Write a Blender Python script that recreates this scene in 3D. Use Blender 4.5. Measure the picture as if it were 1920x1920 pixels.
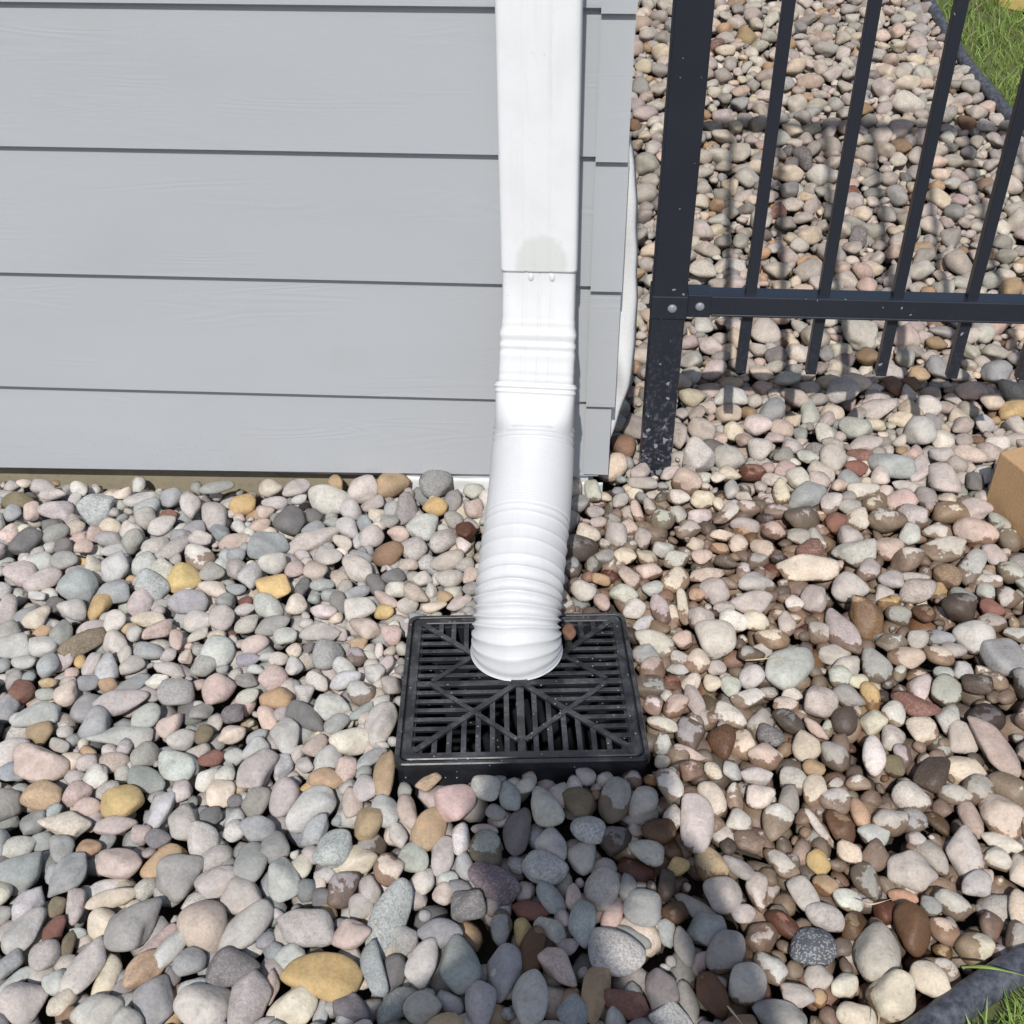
import bpy, bmesh, math, random
import numpy as np
from mathutils import Vector, Matrix

for o in list(bpy.data.objects):
    bpy.data.objects.remove(o)
scene = bpy.context.scene
COL = scene.collection
rng = np.random.default_rng(11)
random.seed(11)

# ------------------------------------------------------------------ camera
F_PX, CAM = 2121.5, np.array([0.1319, -1.5183, 1.0915])
PITCH, YAW, ROLL = 0.6476, -0.0708, -0.0086


def cam_axes():
    f = np.array([math.sin(YAW) * math.cos(PITCH), math.cos(YAW) * math.cos(PITCH), -math.sin(PITCH)])
    r = np.array([math.cos(YAW), -math.sin(YAW), 0.0])
    u = np.cross(r, f)
    c, s = math.cos(ROLL), math.sin(ROLL)
    return f, c * r + s * u, -s * r + c * u


CF, CR, CU = cam_axes()
cam_data = bpy.data.cameras.new('camera')
cam_data.sensor_width = 36.0
cam_data.lens = 36.0 * F_PX / 1920.0
cam_data.clip_start = 0.02
cam_data.clip_end = 400.0
cam = bpy.data.objects.new('camera', cam_data)
COL.objects.link(cam)
cam.matrix_world = Matrix(((CR[0], CU[0], -CF[0], CAM[0]), (CR[1], CU[1], -CF[1], CAM[1]),
                           (CR[2], CU[2], -CF[2], CAM[2]), (0, 0, 0, 1)))
scene.camera = cam

# ------------------------------------------------------------------ sky, sun, exposure
SUN_ELEV, SUN_AZ = math.radians(49.5), math.radians(4.2)     # az: light travels towards +y, turned to +x
world = bpy.data.worlds.new('World')
scene.world = world
world.use_nodes = True
wn = world.node_tree.nodes
bg = wn['Background']
sky = wn.new('ShaderNodeTexSky')
sky.sky_type = 'NISHITA'
sky.sun_disc = False
sky.sun_elevation = SUN_ELEV
sky.sun_rotation = math.pi + SUN_AZ
sky.dust_density = 1.5
bg.inputs['Strength'].default_value = 0.112
world.node_tree.links.new(sky.outputs[0], bg.inputs['Color'])
sd = bpy.data.lights.new('sun', 'SUN')
sd.energy = 3.75
sd.angle = math.radians(0.8)
sd.color = (1.0, 0.965, 0.92)
sun = bpy.data.objects.new('sun', sd)
COL.objects.link(sun)
LDIR = Vector((math.sin(SUN_AZ) * math.cos(SUN_ELEV), math.cos(SUN_AZ) * math.cos(SUN_ELEV), -math.sin(SUN_ELEV)))
sun.rotation_euler = LDIR.to_track_quat('-Z', 'Y').to_euler()
sun.location = (-1, -6, 7)
vs = scene.view_settings
vs.view_transform = 'Standard'
vs.look = 'None'
vs.gamma = 1.0
vs.exposure = 0.02
vs.use_curve_mapping = False
scene.cycles.max_bounces = 6
scene.cycles.diffuse_bounces = 4


# ------------------------------------------------------------------ helpers
DC, DYAW, DTILT, DH = np.array([0.0661, -0.4813, 0.0300]), 0.0848, -0.127, 0.1525      # drain box


def terrain(y, x=0.9):
    """level of the pebble bed: flat by the house, banked up behind the fence and against the drain's front"""
    y = np.asarray(y, float)
    x = np.asarray(x, float)
    s = 0.5 * ((y - 0.4) + np.sqrt((y - 0.4) ** 2 + 0.09))
    dx, dy = x - DC[0], y - DC[1]
    u, v = dx * math.cos(DYAW) + dy * math.sin(DYAW), -dx * math.sin(DYAW) + dy * math.cos(DYAW)
    gap = np.maximum(np.maximum(np.abs(u), np.abs(v)) - DH, 0.0)
    bank = np.maximum(0.015 - 0.127 * np.clip(v, -DH, DH), 0.0) * np.exp(-(gap / 0.085) ** 2)
    return np.minimum(0.24 * s - 0.009, 0.9 + 0.02 * y) + bank


def ray(px, py):
    d = CF + CR * (px - 960) / F_PX + CU * (960 - py) / F_PX
    return d / np.linalg.norm(d)


def on_ground(px, py, dz=0.0):
    """where the sight line through a spot of the photograph meets the ground (plus dz)"""
    d = ray(px, py)
    t = (dz - CAM[2]) / d[2]
    t = min(max(t, 0.3), 4.0) if d[2] < 0 else 4.0
    lo, hi = 0.3, 12.0
    for _ in range(50):
        m = 0.5 * (lo + hi)
        p = CAM + d * m
        if p[2] > terrain(p[1], p[0]) + dz:
            lo = m
        else:
            hi = m
    return CAM + d * lo


def on_plane_y(px, py, y):
    d = ray(px, py)
    return CAM + d * ((y - CAM[1]) / d[1])


def srgb(r, g, b, k=1.0):
    out = []
    for c in (r, g, b):
        c /= 255.0
        c = c / 12.92 if c <= 0.04045 else ((c + 0.055) / 1.055) ** 2.4
        out.append(c * k)
    return out


def tag(o, label=None, cat=None, group=None, kind=None):
    if label:
        o['label'] = label
    if cat:
        o['category'] = cat
    if group:
        o['group'] = group
    if kind:
        o['kind'] = kind
    return o


def empty(name, loc=(0, 0, 0)):
    o = bpy.data.objects.new(name, None)
    o.empty_display_size = 0.05
    COL.objects.link(o)
    o.location = loc
    return o


def link(name, me, mat=None, parent=None, smooth=False):
    if mat is not None and not me.materials:
        me.materials.append(mat)
    if smooth:
        me.polygons.foreach_set('use_smooth', [True] * len(me.polygons))
    o = bpy.data.objects.new(name, me)
    COL.objects.link(o)
    if parent is not None:
        o.parent = parent
        if parent.type == 'EMPTY' and parent.parent is None:
            o.matrix_parent_inverse = Matrix.Translation(-Vector(parent.location))
    return o


def pydata(name, V, Fc, mat=None, parent=None, smooth=False):
    me = bpy.data.meshes.new(name)
    me.from_pydata([tuple(map(float, v)) for v in V], [], [tuple(map(int, f)) for f in Fc])
    me.update()
    return link(name, me, mat, parent, smooth)


def from_bm(name, bm, mat=None, parent=None, smooth=False):
    bmesh.ops.recalc_face_normals(bm, faces=bm.faces)
    me = bpy.data.meshes.new(name)
    bm.to_mesh(me)
    bm.free()
    return link(name, me, mat, parent, smooth)


def box_bm(x0, x1, y0, y1, z0, z1, bev=0.0, seg=2):
    bm = bmesh.new()
    bmesh.ops.create_cube(bm, size=1.0)
    for v in bm.verts:
        v.co = Vector((x0 if v.co.x < 0 else x1, y0 if v.co.y < 0 else y1, z0 if v.co.z < 0 else z1))
    if bev > 0:
        bmesh.ops.bevel(bm, geom=list(bm.edges), offset=bev, segments=seg, affect='EDGES', profile=0.5)
    return bm


def prism_bm(poly, z0, z1, bev=0.0):
    """vertical prism over an outline in x, y"""
    bm = bmesh.new()
    lo = [bm.verts.new((x, y, z0)) for x, y in poly]
    hi = [bm.verts.new((x, y, z1)) for x, y in poly]
    n = len(poly)
    bm.faces.new(lo[::-1])
    top = bm.faces.new(hi)
    for i in range(n):
        bm.faces.new((lo[i], lo[(i + 1) % n], hi[(i + 1) % n], hi[i]))
    if bev > 0:
        bmesh.ops.bevel(bm, geom=list(top.edges), offset=bev, segments=2, affect='EDGES', profile=0.5)
    return bm


def catmull(P, n):
    P = np.asarray(P, float)
    P = np.vstack([2 * P[0] - P[1], P, 2 * P[-1] - P[-2]])
    out = []
    for i in range(1, len(P) - 2):
        for t in np.linspace(0, 1, 24, endpoint=False):
            a, b, c, d = P[i - 1], P[i], P[i + 1], P[i + 2]
            out.append(0.5 * ((2 * b) + (c - a) * t + (2 * a - 5 * b + 4 * c - d) * t * t + (3 * b - a - 3 * c + d) * t ** 3))
    out.append(P[-2])
    out = np.array(out)
    s = np.concatenate([[0], np.cumsum(np.linalg.norm(np.diff(out, axis=0), axis=1))])
    S = np.linspace(0, s[-1], n)
    return np.stack([np.interp(S, s, out[:, k]) for k in range(out.shape[1])], 1), S


# ------------------------------------------------------------------ materials
def new_mat(name, base=(0.5, 0.5, 0.5), rough=0.6, spec=0.5):
    m = bpy.data.materials.new(name)
    m.use_nodes = True
    nt = m.node_tree
    b = nt.nodes['Principled BSDF']
    b.inputs['Base Color'].default_value = (*base[:3], 1)
    b.inputs['Roughness'].default_value = rough
    b.inputs['Specular IOR Level'].default_value = spec
    return m, nt, b


def N(nt, kind, **kw):
    n = nt.nodes.new(kind)
    for k, v in kw.items():
        setattr(n, k, v)
    return n


def noise(nt, vec, scale, detail=3.0, rough=0.5, dist=0.0):
    n = N(nt, 'ShaderNodeTexNoise')
    n.inputs['Scale'].default_value = scale
    n.inputs['Detail'].default_value = detail
    n.inputs['Roughness'].default_value = rough
    n.inputs['Distortion'].default_value = dist
    if vec is not None:
        nt.links.new(vec, n.inputs['Vector'])
    return n.outputs['Fac']


def ramp(nt, fac, stops):
    r = N(nt, 'ShaderNodeValToRGB')
    el = r.color_ramp.elements
    while len(el) < len(stops):
        el.new(0.5)
    for e, (p, c) in zip(el, stops):
        e.position = p
        e.color = (c, c, c, 1) if not hasattr(c, '__len__') else (*c[:3], 1)
    nt.links.new(fac, r.inputs['Fac'])
    return r.outputs['Color']


def mix(nt, fac, a, b, mode='MIX'):
    n = N(nt, 'ShaderNodeMix', data_type='RGBA', blend_type=mode)
    for sock, v in ((n.inputs[0], fac), (n.inputs[6], a), (n.inputs[7], b)):
        if hasattr(v, 'is_output'):
            nt.links.new(v, sock)
        elif hasattr(v, '__len__'):
            sock.default_value = (*v[:3], 1)
        else:
            sock.default_value = v if sock == n.inputs[0] else (v, v, v, 1)
    return n.outputs[2]


def mathn(nt, op, a, b=None, c=None, clamp=False):
    n = N(nt, 'ShaderNodeMath', operation=op, use_clamp=clamp)
    for i, v in enumerate((a, b, c)):
        if v is None:
            continue
        if hasattr(v, 'is_output'):
            nt.links.new(v, n.inputs[i])
        else:
            n.inputs[i].default_value = v
    return n.outputs[0]


def smooth_step(nt, x, lo, hi, o0=0.0, o1=1.0):
    n = N(nt, 'ShaderNodeMapRange', interpolation_type='SMOOTHSTEP')
    nt.links.new(x, n.inputs[0])
    for i, v in enumerate((lo, hi, o0, o1)):
        n.inputs[1 + i].default_value = v
    return n.outputs[0]


def bump(nt, bsdf, height, strength=0.3, dist=0.001):
    n = N(nt, 'ShaderNodeBump')
    n.inputs['Strength'].default_value = strength
    n.inputs['Distance'].default_value = dist
    nt.links.new(height, n.inputs['Height'])
    nt.links.new(n.outputs[0], bsdf.inputs['Normal'])


def pos(nt):
    return N(nt, 'ShaderNodeNewGeometry').outputs['Position']


def mapped(nt, vec, scale=(1, 1, 1), loc=(0, 0, 0), rot=(0, 0, 0)):
    m = N(nt, 'ShaderNodeMapping')
    m.inputs['Scale'].default_value = scale
    m.inputs['Location'].default_value = loc
    m.inputs['Rotation'].default_value = rot
    nt.links.new(vec, m.inputs['Vector'])
    return m.outputs[0]


def L(nt, a, b):
    nt.links.new(a, b)


def make_siding():
    m, nt, b = new_mat('painted_siding', rough=0.62, spec=0.3)
    oi = N(nt, 'ShaderNodeObjectInfo').outputs['Random']
    comb = N(nt, 'ShaderNodeCombineXYZ')
    L(nt, mathn(nt, 'MULTIPLY', oi, 37.0), comb.inputs[1])
    add = N(nt, 'ShaderNodeVectorMath', operation='ADD')
    L(nt, pos(nt), add.inputs[0]); L(nt, comb.outputs[0], add.inputs[1])
    v = add.outputs[0]
    big = noise(nt, mapped(nt, v, (1.2, 1.2, 5)), 2.0, 3, 0.5, 0.3)
    col = mix(nt, big, srgb(167, 171, 175), srgb(174, 177, 180))
    grime = ramp(nt, noise(nt, v, 6.0, 5, 0.65), [(0.55, 0.0), (0.85, 1.0)])
    col = mix(nt, mathn(nt, 'MULTIPLY', grime, 0.16), col, srgb(160, 158, 150))
    sz = N(nt, 'ShaderNodeSeparateXYZ'); L(nt, pos(nt), sz.inputs[0])
    low = smooth_step(nt, sz.outputs[2], 0.0, 0.16, 1.0, 0.0)
    spl = ramp(nt, noise(nt, pos(nt), 210, 3, 0.7), [(0.60, 0.0), (0.70, 1.0)])
    col = mix(nt, mathn(nt, 'MULTIPLY', mathn(nt, 'MULTIPLY', low, spl), 0.35), col, srgb(140, 130, 116))
    L(nt, col, b.inputs['Base Color'])
    # embossed wood grain: contour lines of a stretched noise, stronger in patches
    g = noise(nt, mapped(nt, v, (0.8, 1, 9)), 2.2, 1.5, 0.4, 0.6)
    lines = mathn(nt, 'SINE', mathn(nt, 'MULTIPLY', g, 95.0))
    patch = ramp(nt, noise(nt, mapped(nt, v, (1.3, 1, 6)), 2.6, 2), [(0.48, 0.0), (0.68, 1.0)])
    fine = noise(nt, mapped(nt, v, (6, 1, 260)), 3.0, 3, 0.6)
    h = mathn(nt, 'ADD', mathn(nt, 'MULTIPLY', mathn(nt, 'MULTIPLY', lines, patch), 0.5), mathn(nt, 'MULTIPLY', fine, 0.8))
    bump(nt, b, h, 0.17, 0.0012)
    return m


def make_plastic_white(name, stain=True, k=1.0):
    m, nt, b = new_mat(name, rough=0.42, spec=0.45)
    v = pos(nt)
    n1 = noise(nt, v, 14, 4, 0.6)
    col = mix(nt, ramp(nt, n1, [(0.45, 0.0), (0.8, 1.0)]), (0.77, 0.78, 0.79), (0.71, 0.72, 0.715))
    if stain:
        # dried splash mark above the joint, and grey streaks
        sx = N(nt, 'ShaderNodeSeparateXYZ'); L(nt, v, sx.inputs[0])
        dx = mathn(nt, 'DIVIDE', mathn(nt, 'SUBTRACT', sx.outputs[0], 0.0735), 0.036)
        dz = mathn(nt, 'DIVIDE', mathn(nt, 'SUBTRACT', sx.outputs[2], 0.428), 0.047)
        rr = mathn(nt, 'ADD', mathn(nt, 'MULTIPLY', dx, dx), mathn(nt, 'MULTIPLY', dz, dz))
        rr = mathn(nt, 'ADD', rr, mathn(nt, 'MULTIPLY', noise(nt, v, 55, 4, 0.65), 0.8))
        mk = smooth_step(nt, rr, 1.1, 1.6, 1.0, 0.0)
        col = mix(nt, mathn(nt, 'MULTIPLY', mk, 0.62), col, (0.58, 0.60, 0.57))
        sp = ramp(nt, noise(nt, mapped(nt, v, (1, 1, .6)), 60, 4, 0.7), [(0.66, 0.0), (0.74, 1.0)])
        col = mix(nt, mathn(nt, 'MULTIPLY', sp, 0.28), col, (0.50, 0.50, 0.46))
    grit = ramp(nt, noise(nt, v, 240, 3, 0.72), [(0.64, 0.0), (0.74, 1.0)])
    zone = ramp(nt, noise(nt, v, 17, 3, 0.6), [(0.46, 0.0), (0.68, 1.0)])
    col = mix(nt, mathn(nt, 'MULTIPLY', mathn(nt, 'MULTIPLY', grit, zone), 0.45), col, (0.33, 0.31, 0.27))
    streak = ramp(nt, noise(nt, mapped(nt, v, (70, 4, 5)), 1.0, 3, 0.6), [(0.55, 0.0), (0.75, 1.0)])
    col = mix(nt, mathn(nt, 'MULTIPLY', streak, 0.14), col, (0.45, 0.44, 0.40))
    col = mix(nt, 1.0, col, (k, k, k), 'MULTIPLY')
    L(nt, col, b.inputs['Base Color'])
    b.inputs['Subsurface Weight'].default_value = 0.0
    bump(nt, b, noise(nt, v, 90, 2), 0.12, 0.0006)
    return m


def make_fence():
    m, nt, b = new_mat('powder_coated_aluminium', rough=0.42, spec=0.5)
    v = pos(nt)
    sx = N(nt, 'ShaderNodeSeparateXYZ'); L(nt, v, sx.inputs[0])
    col = mix(nt, noise(nt, v, 9, 3), (0.015, 0.0175, 0.026), (0.023, 0.027, 0.038))
    vor = N(nt, 'ShaderNodeTexVoronoi'); vor.inputs['Scale'].default_value = 70
    dv = N(nt, 'ShaderNodeVectorMath', operation='ADD')
    nz = N(nt, 'ShaderNodeTexNoise'); nz.inputs['Scale'].default_value = 120; L(nt, v, nz.inputs['Vector'])
    sc = N(nt, 'ShaderNodeVectorMath', operation='SCALE'); L(nt, nz.outputs['Color'], sc.inputs[0]); sc.inputs['Scale'].default_value = 0.012
    L(nt, v, dv.inputs[0]); L(nt, sc.outputs[0], dv.inputs[1]); L(nt, dv.outputs[0], vor.inputs['Vector'])
    size = ramp(nt, noise(nt, v, 40, 2), [(0.35, 0.0), (0.75, 1.0)])
    # dried mud splashes: many near the ground, few higher up
    low = smooth_step(nt, sx.outputs[2], 0.0, 0.42, 1.0, 0.0)
    thr = mathn(nt, 'ADD', mathn(nt, 'MULTIPLY', mathn(nt, 'MULTIPLY', low, size), 0.42), 0.085)
    keep = N(nt, 'ShaderNodeSeparateColor'); L(nt, vor.outputs['Color'], keep.inputs[0])
    sel = mathn(nt, 'LESS_THAN', keep.outputs[0], mathn(nt, 'ADD', mathn(nt, 'MULTIPLY', low, 0.55), 0.10))
    spot = mathn(nt, 'MULTIPLY', mathn(nt, 'LESS_THAN', vor.outputs['Distance'], thr), sel)
    dust = mathn(nt, 'MULTIPLY', ramp(nt, noise(nt, v, 130, 4, 0.7), [(0.52, 0.0), (0.72, 1.0)]), mathn(nt, 'MULTIPLY', mathn(nt, 'MULTIPLY', low, low), 0.55))
    fac = mathn(nt, 'MAXIMUM', mathn(nt, 'MULTIPLY', spot, 0.75), dust, clamp=True)
    col = mix(nt, fac, col, (0.33, 0.34, 0.36))
    L(nt, col, b.inputs['Base Color'])
    L(nt, mathn(nt, 'ADD', mathn(nt, 'MULTIPLY', fac, 0.4), 0.32), b.inputs['Roughness'])
    bump(nt, b, noise(nt, v, 700, 2), 0.12, 0.0004)
    return m


def make_grate():
    m, nt, b = new_mat('dusty_black_plastic', rough=0.5, spec=0.5)
    v = pos(nt)
    g = N(nt, 'ShaderNodeNewGeometry')
    sn = N(nt, 'ShaderNodeSeparateXYZ'); L(nt, g.outputs['Normal'], sn.inputs[0])
    up = smooth_step(nt, sn.outputs[2], 0.5, 0.95)
    n1 = ramp(nt, noise(nt, v, 26, 5, 0.65, 0.4), [(0.40, 0.0), (0.62, 1.0)])
    n2 = ramp(nt, noise(nt, v, 170, 3, 0.7), [(0.35, 0.35), (0.7, 1.0)])
    fac = mathn(nt, 'MULTIPLY', mathn(nt, 'MULTIPLY', n1, n2), mathn(nt, 'ADD', mathn(nt, 'MULTIPLY', up, 0.75), 0.12))
    col = mix(nt, mathn(nt, 'MULTIPLY', fac, 0.8), (0.012, 0.013, 0.016), (0.150, 0.152, 0.160))
    vor = N(nt, 'ShaderNodeTexVoronoi'); vor.inputs['Scale'].default_value = 150; L(nt, v, vor.inputs['Vector'])
    sc = N(nt, 'ShaderNodeSeparateColor'); L(nt, vor.outputs['Color'], sc.inputs[0])
    spot = mathn(nt, 'MULTIPLY', mathn(nt, 'LESS_THAN', vor.outputs['Distance'], 0.16), mathn(nt, 'LESS_THAN', sc.outputs[0], 0.16))
    col = mix(nt, mathn(nt, 'MULTIPLY', spot, 0.7), col, (0.42, 0.42, 0.42))
    L(nt, col, b.inputs['Base Color'])
    L(nt, mathn(nt, 'ADD', mathn(nt, 'MULTIPLY', fac, 0.35), 0.36), b.inputs['Roughness'])
    bump(nt, b, noise(nt, v, 400, 3), 0.2, 0.0005)
    return m


def make_pebble():
    m, nt, b = new_mat('river_pebble', rough=0.8, spec=0.35)
    v = pos(nt)
    at = N(nt, 'ShaderNodeAttribute', attribute_name='tint').outputs['Color']
    wv = N(nt, 'ShaderNodeAttribute', attribute_name='water').outputs['Fac']
    sp = N(nt, 'ShaderNodeAttribute', attribute_name='speck').outputs['Fac']
    n1 = noise(nt, v, 45, 3, 0.6, 0.5)
    k = mathn(nt, 'ADD', mathn(nt, 'MULTIPLY', n1, 0.86), 0.57)
    n2 = noise(nt, v, 300, 2, 0.65)
    k = mathn(nt, 'MULTIPLY', k, mathn(nt, 'ADD', mathn(nt, 'MULTIPLY', n2, 0.50), 0.75))
    kc = N(nt, 'ShaderNodeCombineXYZ')
    for i in range(3):
        L(nt, k, kc.inputs[i])
    col = mix(nt, 1.0, at, kc.outputs[0], 'MULTIPLY')
    # blotches towards a warmer or a greyer mineral
    bl = ramp(nt, noise(nt, v, 70, 1, 0.6, 1.0), [(0.52, 0.0), (0.70, 1.0)])
    col = mix(nt, mathn(nt, 'MULTIPLY', bl, 0.24), col, mix(nt, 1.0, col, (1.12, 0.94, 0.80), 'MULTIPLY'))
    # coarse crystals on the speckled kinds
    vo = N(nt, 'ShaderNodeTexVoronoi'); vo.inputs['Scale'].default_value = 620; L(nt, v, vo.inputs['Vector'])
    cs = N(nt, 'ShaderNodeSeparateColor'); L(nt, vo.outputs['Color'], cs.inputs[0])
    dk = mathn(nt, 'LESS_THAN', cs.outputs[0], 0.34)
    lt = mathn(nt, 'GREATER_THAN', cs.outputs[0], 0.72)
    col = mix(nt, mathn(nt, 'MULTIPLY', mathn(nt, 'MULTIPLY', dk, sp), 0.50), col, (0.09, 0.09, 0.10))
    col = mix(nt, mathn(nt, 'MULTIPLY', mathn(nt, 'MULTIPLY', lt, sp), 0.38), col, (0.62, 0.62, 0.60))
    pit = ramp(nt, noise(nt, v, 190, 0, 0.5), [(0.27, 1.0), (0.36, 0.0)])
    col = mix(nt, mathn(nt, 'MULTIPLY', pit, 0.16), col, (0.13, 0.12, 0.11))
    # still-wet stone: a ragged water line
    w = mathn(nt, 'ADD', wv, mathn(nt, 'MULTIPLY', mathn(nt, 'SUBTRACT', noise(nt, v, 62, 3, 0.62), 0.5), 1.9))
    wet = smooth_step(nt, w, -0.06, 0.07)
    wc = mix(nt, 1.0, col, (0.44, 0.355, 0.295), 'MULTIPLY')
    col = mix(nt, wet, col, wc)
    L(nt, col, b.inputs['Base Color'])
    L(nt, mathn(nt, 'ADD', mathn(nt, 'MULTIPLY', wet, -0.28), 0.80), b.inputs['Roughness'])
    h = mathn(nt, 'ADD', mathn(nt, 'MULTIPLY', n2, 0.4), noise(nt, v, 110, 2, 0.62))
    bump(nt, b, h, 0.55, 0.0018)
    return m


def make_concrete():
    m, nt, b = new_mat('foundation_concrete', rough=0.9)
    v = pos(nt)
    col = mix(nt, noise(nt, v, 8, 5, 0.65), srgb(132, 124, 104), srgb(168, 158, 134))
    col = mix(nt, mathn(nt, 'MULTIPLY', ramp(nt, noise(nt, v, 120, 3), [(0.5, 0.0), (0.75, 1.0)]), 0.35), col, srgb(110, 104, 92))
    L(nt, col, b.inputs['Base Color'])
    bump(nt, b, noise(nt, v, 160, 4), 0.35, 0.001)
    return m


def make_block():
    m, nt, b = new_mat('tan_concrete_block', rough=0.92)
    v = pos(nt)
    col = mix(nt, noise(nt, v, 20, 4, 0.6), srgb(176, 142, 104), srgb(196, 162, 122))
    col = mix(nt, mathn(nt, 'MULTIPLY', ramp(nt, noise(nt, v, 420, 2), [(0.5, 0.0), (0.7, 1.0)]), 0.3), col, srgb(150, 118, 84))
    L(nt, col, b.inputs['Base Color'])
    bump(nt, b, noise(nt, v, 260, 5, 0.7), 0.7, 0.002)
    return m


def make_edging():
    m, nt, b = new_mat('scuffed_black_polyethylene', rough=0.5)
    v = pos(nt)
    col = mix(nt, ramp(nt, noise(nt, mapped(nt, v, (1, 1, 1)), 95, 5, 0.7), [(0.36, 0.0), (0.72, 1.0)]), (0.034, 0.037, 0.046), (0.140, 0.150, 0.175))
    L(nt, col, b.inputs['Base Color'])
    bump(nt, b, noise(nt, v, 130, 3), 0.25, 0.0008)
    return m


def make_soil():
    m, nt, b = new_mat('damp_soil', rough=0.95)
    v = pos(nt)
    col = mix(nt, noise(nt, v, 35, 5, 0.65), (0.030, 0.024, 0.018), (0.085, 0.068, 0.052))
    L(nt, col, b.inputs['Base Color'])
    bump(nt, b, noise(nt, v, 90, 4), 0.6, 0.004)
    return m


def make_lawn_soil():
    m, nt, b = new_mat('thatch_under_grass', rough=0.95)
    v = pos(nt)
    col = mix(nt, noise(nt, v, 60, 4, 0.6), (0.05, 0.07, 0.02), (0.13, 0.14, 0.055))
    L(nt, col, b.inputs['Base Color'])
    return m


def make_grass():
    m, nt, b = new_mat('grass_blade', rough=0.55, spec=0.3)
    at = N(nt, 'ShaderNodeAttribute', attribute_name='tint').outputs['Color']
    L(nt, at, b.inputs['Base Color'])
    tr = N(nt, 'ShaderNodeBsdfTranslucent')
    L(nt, mix(nt, 1.0, at, (1.0, 1.15, 0.5), 'MULTIPLY'), tr.inputs['Color'])
    ms = N(nt, 'ShaderNodeMixShader'); ms.inputs[0].default_value = 0.35
    L(nt, b.outputs[0], ms.inputs[1]); L(nt, tr.outputs[0], ms.inputs[2])
    L(nt, ms.outputs[0], nt.nodes['Material Output'].inputs['Surface'])
    return m


def make_simple(name, c0, c1, scale=25, rough=0.7, bs=0.2, bd=0.0008):
    m, nt, b = new_mat(name, rough=rough)
    v = pos(nt)
    L(nt, mix(nt, noise(nt, v, scale, 4, 0.6), c0, c1), b.inputs['Base Color'])
    bump(nt, b, noise(nt, v, scale * 6, 3), bs, bd)
    return m


M = dict(elbow=make_plastic_white('white_vinyl_elbow', False, 0.79), siding=make_siding(), white=make_plastic_white('white_vinyl'), hose=make_plastic_white('white_flexible_plastic', False, 0.79),
         fence=make_fence(), grate=make_grate(), pebble=make_pebble(), concrete=make_concrete(), block=make_block(),
         edging=make_edging(), soil=make_soil(), thatch=make_lawn_soil(), grass=make_grass(),
         wrap=make_simple('white_house_wrap', (0.66, 0.67, 0.66), (0.76, 0.77, 0.77), 30, 0.6, 0.3, 0.002),
         flash=make_simple('pale_grey_flashing', (0.50, 0.53, 0.54), (0.60, 0.62, 0.62), 30, 0.6),
         screw=make_simple('zinc_screw', (0.16, 0.17, 0.19), (0.30, 0.31, 0.34), 200, 0.35),
         dark=make_simple('box_inside', (0.006, 0.006, 0.007), (0.012, 0.012, 0.013), 50, 0.8),
         straw=make_simple('dry_straw', (0.50, 0.38, 0.20), (0.62, 0.50, 0.30), 120, 0.7),
         leaf=make_simple('green_blade', (0.16, 0.24, 0.04), (0.26, 0.36, 0.08), 120, 0.5),
         wood=make_simple('pale_yellow_wood', srgb(205, 175, 105), srgb(228, 205, 140), 40, 0.8))


# ------------------------------------------------------------------ ground
def grid_sheet(name, xs, ys, zf, mat):
    X, Y = np.meshgrid(xs, ys)
    V = np.stack([X.ravel(), Y.ravel(), zf(X.ravel(), Y.ravel())], 1)
    nx = len(xs)
    Fc = [(j * nx + i, j * nx + i + 1, (j + 1) * nx + i + 1, (j + 1) * nx + i) for j in range(len(ys) - 1) for i in range(nx - 1)]
    return pydata(name, V, Fc, mat, None, True)


gx_ = np.sort(np.concatenate([[-80, -30, -10, -4], np.linspace(-2, 3, 26), [5, 12, 30, 80], DC[0] + np.array([-0.15, -0.136, 0.136, 0.15])]))
gy_ = np.sort(np.concatenate([[-80, -30, -10, -4], np.linspace(-2, 4, 49), [6, 12, 30, 80], DC[1] + np.array([-0.15, -0.136, 0.136, 0.15])]))
ground = grid_sheet('ground', gx_, gy_, lambda x, y: np.where((np.abs(x - DC[0]) < 0.137) & (np.abs(y - DC[1]) < 0.137), -0.55, terrain(y) - 0.055), M['soil'])
tag(ground, 'dark soil under the pebbles', 'ground', kind='structure')

BACK_EDGE = [on_ground(px, py, 0.0)[:2] for px, py in
             ((1690, -90), (1712, -45), (1736, 0), (1771, 60), (1812, 125), (1850, 175), (1890, 225), (1932, 275), (2000, 345), (2100, 440))]
FRONT_EDGE = [on_ground(px, py, 0.0)[:2] for px, py in
              ((2250, 1690), (2120, 1722), (2010, 1768), (1925, 1812), (1850, 1856), (1783, 1902), (1720, 1948), (1650, 1995), (1580, 2060))]
LAWN_BACK = [tuple(p) for p in BACK_EDGE] + [(3.2, 0.9), (3.2, 3.4), (1.4, 3.4)]
LAWN_FRONT = [tuple(p) for p in FRONT_EDGE] + [(0.55, -1.7), (1.6, -1.7), (1.6, -0.9)]


def inside(poly, x, y):
    c = False
    n = len(poly)
    for i in range(n):
        x1, y1 = poly[i]
        x2, y2 = poly[(i + 1) % n]
        if (y1 > y) != (y2 > y) and x < (x2 - x1) * (y - y1) / (y2 - y1) + x1:
            c = not c
    return c


def lawn_sheet(poly, label):
    bm = bmesh.new()
    vs_ = [bm.verts.new((x, y, 0)) for x, y in poly]
    f = bm.faces.new(vs_)
    bmesh.ops.triangulate(bm, faces=[f])
    bmesh.ops.subdivide_edges(bm, edges=list(bm.edges), cuts=4, use_grid_fill=True)
    for v in bm.verts:
        v.co.z = float(terrain(v.co.y)) + 0.004
    return tag(from_bm('lawn', bm, M['thatch']), label, 'lawn', kind='structure')


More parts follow.
